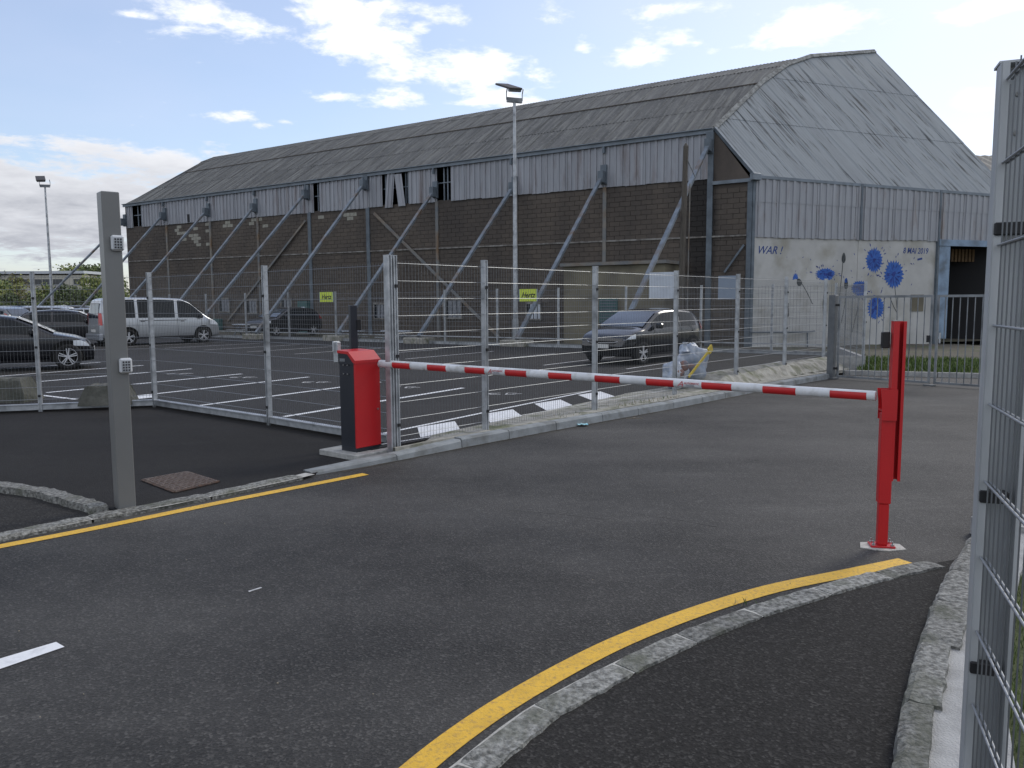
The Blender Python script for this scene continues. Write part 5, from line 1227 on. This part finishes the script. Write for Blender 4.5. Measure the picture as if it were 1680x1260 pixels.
def fsign(name, px0, px1, py0, py1, mat, lab, cat, body=None, off=.07):
    a_ = F4(0, 0)+Vector((-.547, -.837, 0))*off; p = V(px0, py1, a_, a_+F4d); q = V(px1, py0, a_, a_+F4d); d = Vector((q.x-p.x, q.y-p.y, 0)); L = d.length; d.normalize(); c = (p+q)/2
    t = thing(name, lab, cat, c); b = MB(); a = math.atan2(d.y, d.x); b.box(c, (L, .012, abs(q.z-p.z)), a); b.build('panel', mat, t)
    if body:
        nn2 = Vector((d.y, -d.x, 0)); mm = Matrix((d, Vector((0, 0, 1)), nn2)).transposed().to_4x4(); mm.translation = c+nn2*.009; text('lettering', body, .29, 'ink', t, mm, .001, .35, .006, .86)
        b = MB()
        for sg in (-1, 1): b.box(c+d*(sg*L*.475)+nn2*.008, (L*.05, .006, abs(q.z-p.z)), a)
        b.build('side_tape', 'board_blue', t)
    return t
t = fsign('hire_sign', 524, 547, 479, 495.5, 'sign_green', 'yellow green sign hung on the far fence nearer the silver van', 'sign', 'Hertz'); t['group'] = 'yellow signs on the far fence'
t = fsign('hire_sign', 851, 882, 474, 494.5, 'sign_green', 'yellow green sign hung on the far fence just right of the tall lamp post', 'sign', 'Hertz'); t['group'] = 'yellow signs on the far fence'
fsign('white_board', 1065, 1107, 446, 490, 'board_white', 'blank white board above the black hatchback, left of a fence post', 'board')
fsign('blue_board', 1178, 1210, 452, 491, 'board_blue', 'blank grey blue board on the far fence against dark block wall', 'board')
# slatted pallets by the prop feet
def pallet(px, py, lab):
    p = W(px, py); o_ = 6.0; 
    a_ = Wp(0, 0, 6.4); p = V(px, py, a_, a_+wd); z = p.z; t = thing('slatted_table', lab, 'table', (p.x, p.y, 0), 'slatted tables by the hangar'); a = math.atan2(wd.y, wd.x); s_ = wn
    for k in range(4):
        b = MB(); q = p+s_*(.15-.16*k)+Vector((0, 0, .05)); b.box(q, (1.35, .12, .035), a); b.build('slat', 'board_white', t)
    for sg in (-1, 1):
        b = MB(); q = p+s_*(.28*sg+.0)+Vector((0, 0, -.22)); b.box(q+s_*.22*sg, (1.4, .18, .035), a); b.build('bench', 'galv', t)
        b = MB(); q = p+wd*(.5*sg); b.bar(Vector((q.x, q.y, .1))+s_*.3, Vector((q.x, q.y, z+.03))-s_*.2, .05, .05); b.bar(Vector((q.x, q.y, .1))-s_*.3, Vector((q.x, q.y, z+.03))+s_*.2, .05, .05); b.build('leg_frame', 'galv_dark', t)
pallet(400, 534, 'white slatted table beside the front of the silver van'); pallet(572, 545, 'white slatted table seen just left of the dark sensor column'); pallet(648, 545, 'white slatted table half behind the doubled fence post')

# ------------------------------------------------------------ vehicles
def interp(tab, x):
    if x <= tab[0][0]: return tab[0][1]
    for (a, b_), (c, d) in zip(tab, tab[1:]):
        if x <= c: return b_+(d-b_)*(x-a)/(c-a)
    return tab[-1][1]
SPECS = {
 'hatch': dict(L=4.02, W=1.74, belt=[(-2, .98), (0, .95), (1.3, .90), (2, .8)], top=[(-2.0, .60), (-1.99, .95), (-1.88, 1.08), (-1.62, 1.33), (-1.35, 1.44), (-.6, 1.49), (0., 1.47), (.35, 1.41), (.8, 1.19), (1.15, 1.0), (1.5, .92), (1.80, .80), (1.96, .66), (2.0, .5)], zb=.20, wb=(-1.22, 1.28), wr=.31,
   ws=(.38, 1.14), rw=(-1.93, -1.50), win=[(-1.42, -.62), (-.55, .80)], wt=.055, hl=(1.60, 1.92, .70, .83), tl=(-1.97, -1.72, .88, 1.12)),
 'van': dict(L=5.1, W=1.94, belt=[(-2.5, 1.12), (1.2, 1.08), (1.9, 1.03), (2.5, .8)], top=[(-2.55, .60), (-2.53, 1.1), (-2.42, 1.82), (-2.28, 1.93), (-1.5, 1.97), (0, 1.97), (.75, 1.93), (1.1, 1.80), (1.62, 1.36), (1.88, 1.16), (2.2, 1.02), (2.36, .84), (2.42, .55)], zb=.25, wb=(-1.50, 1.62), wr=.34,
   ws=(1.05, 1.86), rw=(-2.525, -2.43), win=[(-2.25, -1.20), (-1.08, .42), (.56, 1.62)], wt=.10, hl=(1.95, 2.32, .80, .99), tl=(-2.55, -2.44, .85, 1.35)),
 'sedan': dict(L=4.6, W=1.80, belt=[(-2.3, .98), (0, .93), (1.3, .88), (2.3, .75)], top=[(-2.3, .60), (-2.28, .92), (-2.1, 1.02), (-1.75, 1.06), (-1.15, 1.33), (-.6, 1.42), (0, 1.43), (.35, 1.38), (.85, 1.16), (1.25, .95), (1.7, .86), (1.95, .75), (2.08, .62), (2.12, .46)], zb=.19, wb=(-1.35, 1.52), wr=.335,
   ws=(.40, 1.22), rw=(-1.7, -1.15), win=[(-1.5, -.62), (-.55, .86)], wt=.055, hl=(1.66, 2.02, .62, .76), tl=(-2.28, -1.95, .75, .95)),
 'mpv': dict(L=4.35, W=1.80, belt=[(-2.1, 1.08), (0, 1.04), (1.2, .98), (2.1, .8)], top=[(-2.17, .60), (-2.15, 1.05), (-2.05, 1.3), (-1.85, 1.52), (-1.5, 1.60), (-.5, 1.64), (.1, 1.62), (.5, 1.52), (1.0, 1.22), (1.35, 1.04), (1.7, .95), (2.0, .8), (2.17, .5)], zb=.22, wb=(-1.28, 1.35), wr=.33,
   ws=(.50, 1.32), rw=(-2.1, -1.82), win=[(-1.85, -1.2), (-1.12, -.30), (-.22, 1.05)], wt=.07, hl=(1.70, 2.1, .75, .9), tl=(-2.15, -1.9, 1.0, 1.35)),
}
def make_car(kind, name, label, paintm, loc, head, cat='car', group=None, detail=True, z=.1, rimm='rim'):
    S = SPECS[kind]; hw = S['W']/2; top = S['top']; L = S['L']; t = thing(name, label, cat, (0, 0, 0), group, local=True)
    def plan(x):
        u = abs(x)/(L/2 if x < 0 else top[-1][0]); return hw*(1-.22*max(0, (u-.62)/.38)**2.2)
    def ring(x):
        tz = interp(top, x); bz_ = min(interp(S['belt'], x), tz-.03); w_ = plan(x); zb_2 = S['zb']+.05*max(0, abs(x)-L/2+.35)/.35; k = max(0, min(1, (tz-bz_)/.45)); wr_ = w_*(.965-(.17 if kind != 'van' else .10)*k)
        return [(0, zb_2), (w_*.80, zb_2), (w_*.955, zb_2+.05), (w_*.99, .42), (w_, .60*bz_+.4*.42+.1), (w_*.975, bz_), (wr_+.015, max(bz_+.005, tz-.07)), (wr_-.05, tz-.012), (wr_*.5, tz+.008), (0, tz+.012)]
    xs = sorted(set([round(p[0], 3) for p in top]+[q for q in [-L/2+L*i/26 for i in range(27)] if q < top[-1][0]-.01])); rows = []
    for x in xs:
        r = ring(x); rows.append([(x, -y, z_) for y, z_ in r]+[(x, y, z_) for y, z_ in r[::-1][1:-1]])
    b = MB(); b.grid(rows, close=True); n = len(rows[0])
    b.add(rows[0], [list(range(n))]); b.add(rows[-1], [list(range(n))]); body = b.build('body', paintm, t)
    if detail: md_ = body.modifiers.new('smooth', 'SUBSURF'); md_.levels = 1; md_.render_levels = 1
    def sy(x, z_):
        r = ring(x)[2:8]
        for (y0, z0), (y1, z1) in zip(r, r[1:]):
            if z_ <= z1: return y0+(y1-y0)*(z_-z0)/max(1e-4, z1-z0)
        return r[-1][0]
    def side_panel(nm, x0, x1, zf0, zf1, mat, out=.012, parent=body, nx=8, nz=4, both=True):
        for sg in (-1, 1):
            rows = []
            for j in range(nz+1):
                row = []
                for i in range(nx+1):
                    x = x0+(x1-x0)*i/nx; za, zc2_ = zf0(x), zf1(x); z_ = za+(zc2_-za)*j/nz; row.append((x, sg*(sy(x, z_)+out), z_))
                rows.append(row)
            b = MB(); b.grid(rows); b.build(nm, mat, parent)
    # side glass
    for (x0, x1) in S['win']:
        side_panel('side_window', x0, x1, lambda x: min(interp(S['belt'], x)+.03, interp(top, x)-.09), lambda x: interp(top, x)-.085 if interp(top, x)-.085 > interp(S['belt'], x)+.04 else interp(S['belt'], x)+.04, 'glass_dark', .006)
    def top_panel(nm, x0, x1, wf, mat, out=.012):
        rows = []
        for i in range(9):
            x = x0+(x1-x0)*i/8; r = ring(x); w_ = r[7][0]*wf; d = (interp(top, x+.02)-interp(top, x-.02))/.04; nx_, nz_ = -d/math.hypot(d, 1), 1/math.hypot(d, 1)
            rows.append([(x+nx_*out, w_*(j/6*2-1), interp(top, x)+.01*(1-abs(j/6*2-1)**2)+nz_*out) for j in range(7)])
        b = MB(); b.grid(rows); return b.build(nm, mat, body)
    top_panel('windscreen', S['ws'][0], S['ws'][1], .98, 'screen_glass'); top_panel('rear_window', S['rw'][0], S['rw'][1], .86, 'screen_glass')
    h0, h1, z0, z1 = S['hl']; side_panel('headlight', h0, h1, lambda x: z0-.06*(x-h0), lambda x: min(z1, interp(top, x)-.045), 'lens', .012, nx=4, nz=2)
    h0, h1, z0, z1 = S['tl']; side_panel('tail_light', h0, h1, lambda x: z0, lambda x: min(z1, interp(top, x)-.05) if kind != 'van' else z1, 'tail', .012, nx=3, nz=2)
    # wheels
    for x in S['wb']:
        side_panel('wheel_arch', x-S['wr']-.07, x+S['wr']+.07, lambda q: S['zb']+.02, lambda q: S['zb']+.03+math.sqrt(max(0, (S['wr']+.07)**2-(q-x)**2))*.98+(S['wr']-S['zb']), 'arch', .008, nx=14, nz=2)
        for sg in (-1, 1):
            r_ = S['wr']; y0 = sg*(hw-.20); y1 = sg*(hw+.012); b = MB(); rows = []
            for (yy, rr) in ((y0, r_*.62), (y0, r_*.95), (y0+sg*.02, r_), (y1-sg*.03, r_), (y1, r_*.94), (y1, r_*.70), (y1-sg*.03, r_*.66)):
                rows.append([(x+rr*math.cos(k*math.pi/12), yy, r_+rr*math.sin(k*math.pi/12)) for k in range(24)])
            b.grid(rows, close=True); wh = b.build('wheel', 'tyre', t)
            if detail:
                b = MB(); yc = y1-sg*.02
                for k in range(5):
                    for dk in (-.14, .14):
                        a = k*2*math.pi/5+.3; p = Vector((x+.04*math.cos(a+dk*2), yc, r_+.04*math.sin(a+dk*2))); q = Vector((x+r_*.66*math.cos(a+dk), yc, r_+r_*.66*math.sin(a+dk))); b.bar(p, q, .026, .02, up=Vector((0, 1, 0)))
                for k in range(24):
                    a, a2 = k*math.pi/12, (k+1)*math.pi/12; b.add([(x+rr*math.cos(q_), yc, r_+rr*math.sin(q_)) for q_ in (a, a2) for rr in (r_*.64, r_*.71)], [(0, 1, 3, 2)])
                b.tube((x, yc-sg*.01, r_), (x, yc+sg*.012, r_), .05, 10); b.build('rim', rimm, wh)
            b = MB(); b.tube((x, y1-sg*.06, r_), (x, y1-sg*.055, r_), r_*.68, 18, sm=False); b.build('brake_disc', 'arch', wh)
    if detail:
        xd = [w_[0] for w_ in S['win'][1:]]+[S['win'][-1][1]-.02]
        for x in xd: side_panel('door_seam', x-.05, x-.038, lambda q: S['zb']+.12, lambda q: interp(S['belt'], x), 'arch', .004, nx=1, nz=3)
        side_panel('sill_trim', S['wb'][0]+.42, S['wb'][1]-.42, lambda q: S['zb']+.03, lambda q: S['zb']+.09, 'car_dark', .010, nx=3, nz=1)
        for (x0, x1) in S['win'][-2:]: side_panel('door_handle', x0+.08, x0+.24, lambda q: interp(S['belt'], q)-.13, lambda q: interp(S['belt'], q)-.10, 'car_dark', .022, nx=2, nz=1)
        xm = S['win'][-1][1]-.12
        for sg in (-1, 1): b = MB(); b.bbox((xm, sg*(hw+.10), interp(S['belt'], xm)+.10), (.12, .20, .14), .03); b.build('mirror', paintm if kind != 'van' else 'car_dark', t)
        xf = top[-1][0]
        b = MB(); b.bbox((xf-.035, 0, .36), (.09, hw*1.25, .14), .02); b.bbox((xf-.03, 0, .60 if kind != 'van' else .72), (.07, hw*1.0, .08), .015); b.build('grille', 'arch', t)
        b = MB(); b.box((xf+.013, 0, .50 if kind != 'van' else .48), (.012, .50, .11)); b.build('number_plate', 'plate', t)
        b = MB(); b.box((-L/2-.008, 0, .62 if kind == 'van' else .60), (.012, .50, .11)); b.build('number_plate', 'plate', t)
        if kind in ('hatch',):
            b = MB(); b.path([(xf-.12, -.60, .66), (xf+.005, -.42, .60), (xf+.015, 0, .585), (xf+.005, .42, .60), (xf-.12, .60, .66)], .012, 6); b.build('chrome_trim', 'steel', t)
            for sg in (-1, 1): b = MB(); b.tube((xf-.10, sg*.60, .38), (xf-.02, sg*.60, .38), .05, 10); b.build('fog_light', 'lens', t)
        if kind == 'van':
            b = MB(); b.bbox((-L/2+.015, 0, .36), (.14, hw*1.86, .26), .03); b.build('rear_bumper', 'car_light', t)
            side_panel('side_rail', -1.05, .9, lambda q: 1.0, lambda q: 1.03, 'car_dark', .008, nx=3, nz=1)
    t.location = (loc[0], loc[1], z); t.rotation_euler = (0, 0, head); return t
hd = R_(226); c_, s_ = math.cos(hd), math.sin(hd)
fw = Vector((3.48, 21.37, 0)); rt = Vector((s_, -c_, 0)); cen = fw-Vector((c_, s_, 0))*1.28+rt*.80
make_car('hatch', 'parked_car', 'black five door hatchback parked behind the fence facing the road', 'car_navy', cen, hd, group='parked cars')
hd = R_(44); c_, s_ = math.cos(hd), math.sin(hd); rw = G(211.5, 567, .1); lf = Vector((-s_, c_, 0)); cen = rw+Vector((c_, s_, 0))*1.50+lf*.9
make_car('van', 'passenger_van', 'silver passenger van parked behind the keypad post', 'car_silver', cen, hd, 'van')
hd = R_(27); c_, s_ = math.cos(hd), math.sin(hd); fw = G(113, 606, .1); lf = Vector((-s_, c_, 0)); cen = fw-Vector((c_, s_, 0))*1.52+lf*.84
make_car('sedan', 'parked_car', 'black saloon nosing in from the left edge, only its front half in view', 'car_black', cen, hd, group='parked cars')
mini = make_car('hatch', 'parked_car', 'dark hatchback with red tail light between the black saloon and the van', 'car_dark', at_px(118, 34.5), R_(22), group='parked cars')
make_car('mpv', 'parked_car', 'silver grey people carrier with pale blue windscreen at far left', 'car_light', at_px(50, 40), R_(200), group='parked cars')
make_car('mpv', 'parked_car', 'dark car with pale roof edge cut by the left frame edge', 'car_grey', at_px(-32, 34), R_(170), group='parked cars')
make_car('hatch', 'parked_car', 'dark grey car parked against the hangar wall behind the far fence', 'car_dark', at_px(468, 42.5), R_(236), group='parked cars')
protos = {}
pl = ['car_white', 'car_silver', 'car_dark', 'car_blue', 'car_light', 'car_grey', 'car_white', 'car_red']
tones = {'car_white': 'white', 'car_silver': 'silver', 'car_dark': 'black', 'car_blue': 'dark blue', 'car_light': 'pale grey', 'car_grey': 'mid grey', 'car_red': 'dark red'}
k = 0
for row, (Y, x0, x1, n) in enumerate(((50, -20, 178, 5), (60, -30, 178, 7), (70, -30, 175, 8), (84, -30, 172, 9))):
    for i in range(n):
        pm = pl[(k*3+row) % len(pl)]; kd_ = ('hatch', 'mpv', 'sedan')[(k+row) % 3]; key = (pm, kd_)
        px = x0+(x1-x0)*i/(n-1)+rnd.uniform(-3, 3); q = at_px(px, Y+rnd.uniform(-.5, .5)); lab = '%s %s, %s from the left in the %s far row of cars' % (tones[pm], {'hatch': 'hatchback', 'mpv': 'people carrier', 'sedan': 'saloon'}[kd_], ('first', 'second', 'third', 'fourth', 'fifth', 'sixth', 'seventh', 'eighth', 'ninth')[i], ('nearest', 'second', 'third', 'last')[row])
        if key not in protos: protos[key] = make_car(kd_, 'distant_car', lab, pm, q, R_(200+rnd.uniform(-4, 4)), group='far rows of parked cars', detail=False)
        else: c2_ = copy_tree(protos[key], None, lab); c2_.location = (q.x, q.y, .1); c2_.rotation_euler = (0, 0, R_(20+rnd.uniform(-4, 4)))
        k += 1

# ------------------------------------------------------------ far left: block of flats, trees, hedge
def tree(name, lab, base, h, wd_, mats, group, n=900, kind='round', leaf=.35, seed=0):
    r = random.Random(seed); t = thing(name, lab, 'tree', base, group); b = MB(); th = h*(.30 if kind != 'poplar' else .15)
    top = Vector((base.x+r.uniform(-.3, .3), base.y, base.z+h*.85)); b.tube(base, top, .02*h, 8, r2=.03)
    limbs = []
    for i in range(9):
        z = h*(.25+.06*i); a = r.uniform(0, 6.28); L = wd_*.45*(1-.05*i); p = base+Vector((0, 0, z)); q = p+Vector((math.cos(a)*L, math.sin(a)*L, h*(.12 if kind != 'poplar' else .2))); b.tube(p, q, .008*h, 5, r2=.01); limbs.append(q)
    b.build('trunk', 'bark', t)
    b = MB(); cl = []
    for i in range(26 if kind != 'poplar' else 22):
        if kind == 'poplar': z = r.uniform(.12, .97); rad = wd_*.5*math.sin(math.pi*min(.98, z*.9+.08))**.6; a = r.uniform(0, 6.28); k_ = r.uniform(0, .7); cl.append((Vector((math.cos(a)*rad*k_, math.sin(a)*rad*k_, z*h)), wd_*.22))
        else: 
            z = r.uniform(.25, .88); rad = wd_*.40*math.sqrt(max(.05, 1-((z-.55)/.40)**2)); a = r.uniform(0, 6.28); k_ = r.uniform(.2, .9); cl.append((Vector((math.cos(a)*rad*k_, math.sin(a)*rad*k_, z*h)), wd_*.085))
    for _ in range(n):
        c, s = r.choice(cl); p = base+c+Vector((r.gauss(0, s), r.gauss(0, s), r.gauss(0, s*.8))); u = Vector((r.gauss(0, 1), r.gauss(0, 1), r.gauss(0, 1))).normalized(); v_ = u.orthogonal().normalized(); s2 = leaf*r.uniform(.6, 1.3)
        b.add([p-u*s2, p+v_*s2*.6, p+u*s2, p-v_*s2*.6], [(0, 1, 2, 3)], r.choice(range(len(mats))))
    b.build('crown', mats, t, fix=False); return t
def tp_(px, py_top, Y): q = at_px(px, Y); q.z = -.2; x = V(px, py_top, q, q+Vector((1, 0, 0))); return q, x.z+.2
TR = [
 (3, 443, 150, 9, 'ac', 'green crown rising over the flat roof beside the left frame edge'),
 (-14, 455, 118, 7, 'ab', 'green tree in front of the flats, leftmost at the frame edge'),
 (14, 458, 118, 6, 'ab', 'rounded green tree in front of the left part of the flats'),
 (35, 437, 112, 4.5, 'db', 'tall thin autumn tree in front of the flats left of the fence post'),
 (22, 466, 114, 4, 'ba', 'small yellowish tree between the rounded green tree and the thin autumn tree'),
 (80, 440, 175, 9, 'db', 'sparse brownish crown peeping over the roof left of the lamp post'),
 (80, 462, 122, 4.5, 'ba', 'small yellow green tree in front of the flats just left of the lamp post'),
 (112, 434, 172, 7, 'ac', 'first tree from the left in the row behind the right end of the flats'),
 (124, 430, 168, 7, 'ab', 'second tree from the left in the row behind the right end of the flats'),
 (137, 429, 172, 7, 'ac', 'third tree from the left in the row behind the right end of the flats'),
 (149, 431, 170, 7, 'ab', 'fourth tree from the left in the row behind the right end of the flats'),
 (161, 430, 165, 7, 'ac', 'fifth tree from the left in the row, next to the keypad post'),
 (176, 433, 168, 8, 'ac', 'last tree of the row, mostly hidden by the keypad post'),
 (149, 450, 124, 5.5, 'bba', 'bright yellow green tree at the right end of the flats'),
 (166, 452, 122, 5, 'ab', 'green tree between the bright yellow tree and the keypad post'),
 (196, 456, 120, 6, 'ab', 'green tree hidden behind the keypad post')]
for k, (px, py, Y, w_, mt, lab) in enumerate(TR):
    q, h = tp_(px, py, Y); tree('tree', lab, q, h, w_, ['leaf_'+c for c in mt], 'trees at the far left', 1100 if mt[0] != 'd' else 260, 'round', .24 if Y < 140 else .32, k*7+7)
SH = [(100, 470, 112, 4.5, 'dark shrub directly right of the distant lamp post'), (114, 464, 111, 5, 'largest dark shrub in front of the right end of the flats'), (127, 468, 110, 4.5, 'dark shrub left of the bright yellow green tree'), (60, 482, 110, 4, 'low dark shrub right of the left fence post'), (20, 480, 110, 5, 'low dark shrub under the trees by the left frame edge'), (158, 476, 112, 5, 'dark shrub just left of the keypad post')]
for k, (px, py, Y, w_, lab) in enumerate(SH):
    q, h = tp_(px, py, Y); t = thing('shrub', lab, 'shrub', q, 'dark shrubs at the far left'); b = MB(); r = random.Random(k+1)
    for _ in range(700):
        a, e = r.uniform(0, 6.28), r.uniform(0, 1.5); rr = r.uniform(.4, 1)**.5; p = q+Vector((math.cos(a)*math.cos(e)*w_*.5*rr, math.sin(a)*math.cos(e)*w_*.5*rr, math.sin(e)*h*rr*.97+.1)); u = Vector((r.gauss(0, 1), r.gauss(0, 1), r.gauss(0, 1))).normalized(); v_ = u.orthogonal().normalized(); s2 = .2*r.uniform(.6, 1.2)
        b.add([p-u*s2, p+v_*s2*.6, p+u*s2, p-v_*s2*.6], [(0, 1, 2, 3)], r.choice((0, 0, 1)))
    b.build('foliage', ['leaf_c', 'leaf_a'], t, fix=False); b = MB(); b.tube(q, q+Vector((0, 0, h*.5)), .12, 6); b.build('stem', 'bark', t)
b = MB(); r = random.Random(9)
for _ in range(5200):
    px = r.uniform(-90, 215); q = at_px(px, 104+r.uniform(-.8, .8)); p = Vector((q.x, q.y, -.2+r.uniform(0, 1)*(1.35+.35*math.sin(px*.21)))); u = Vector((r.gauss(0, 1), r.gauss(0, 1), r.gauss(0, 1))).normalized(); v_ = u.orthogonal().normalized(); s2 = .28
    b.add([p-u*s2, p+v_*s2*.6, p+u*s2, p-v_*s2*.6], [(0, 1, 2, 3)], r.choice((0, 1, 1)))
o = b.build('hedge', ['leaf_a', 'leaf_d'], None, fix=False); tag(o, 'low brownish hedge along the far end of the car park', 'hedge'); o['kind'] = 'stuff'
fl, fr = at_px(-75, 150), at_px(143, 150); fd_ = (fr-fl).normalized(); zt = V(70, 449, fl, fr).z
t = thing('apartment_block', 'low cream block of flats with a pale flat roof at far left', 'building', (fl+fr)/2); b = MB(); L = (fr-fl).length
b.box(((fl.x+fr.x)/2, (fl.y+fr.y)/2+5, zt/2-.2), (L, 10, zt-.1)); b.build('wall', 'cream', t)
b = MB(); b.box(((fl.x+fr.x)/2, (fl.y+fr.y)/2+5, zt+.22), (L+.8, 11, .5)); b.build('roof', 'roof_pale', t)
for fz, hh in ((.80, 1.0), (.47, .95), (.16, .95)):
    n = 13
    for i in range(n):
        if (i*5+int(fz*10)) % 7 == 0: continue
        p = fl+fd_*(L*(i+.5)/n); b = MB(); b.box((p.x, p.y-.02, zt*fz), (1.5 if fz < .7 else 1.75, .12, hh), 0); wi = b.build('window', 'pane', t)
        b = MB(); b.box((p.x, p.y-.10, zt*fz-hh/2-.06), (1.7, .12, .08)); b.build('sill', 'roof_pale', wi)
# roof end of a neighbouring shed behind the hangar at right
q = at_px(1640, 62); zt = V(1640, 232, q, q+Vector((1, 0, 0))).z; t = thing('shed', 'neighbouring shed whose sheet roof shows behind the end of the hangar at right', 'building', q)
b = MB(); b.box((q.x+8, q.y+6, (zt-2)/2), (20, 9, zt-2)); b.build('wall', 'beige', t)
b = MB(); rows = [[], []]
for i in range(60):
    x = q.x-2.4+i*.36; o = .05*(i % 2); rows[0].append((x, q.y+1, zt-2.2+o)); rows[1].append((x, q.y+6, zt+o))
b.grid(rows, sm=False); b.build('roof', 'roof_long', t, fix=False)
b = MB(); rows = [[(p[0], p[1]+10 if k else p[1]+5-0, p[2]) for p in rows[k]] for k in (0, 1)]
for i in range(5):
    pass
b.grid([[(x, q.y+6, zt) for x in (q.x-2.4, q.x+19)], [(x, q.y+11, zt-2.2) for x in (q.x-2.4, q.x+19)]], sm=False); b.build('roof', 'roof_long', t, fix=False)
p = G(1662, 968, .07); t = thing('dandelion', 'small yellow dandelion in the grass seen through the near fence', 'flower', p); b = MB(); b.tube(p-Vector((0, 0, .02)), p+Vector((0, 0, .03)), .002, 5); b.build('stem', 'blade', t)
b = MB()
for i in range(10): a = i*.628; b.quad(p+Vector((0, 0, .03)), p+Vector((.010*math.cos(a), .010*math.sin(a), .034)), p+Vector((.016*math.cos(a+.25), .016*math.sin(a+.25), .036)), p+Vector((.010*math.cos(a+.5), .010*math.sin(a+.5), .034)))
b.build('petals', 'dandelion', t, fix=False)
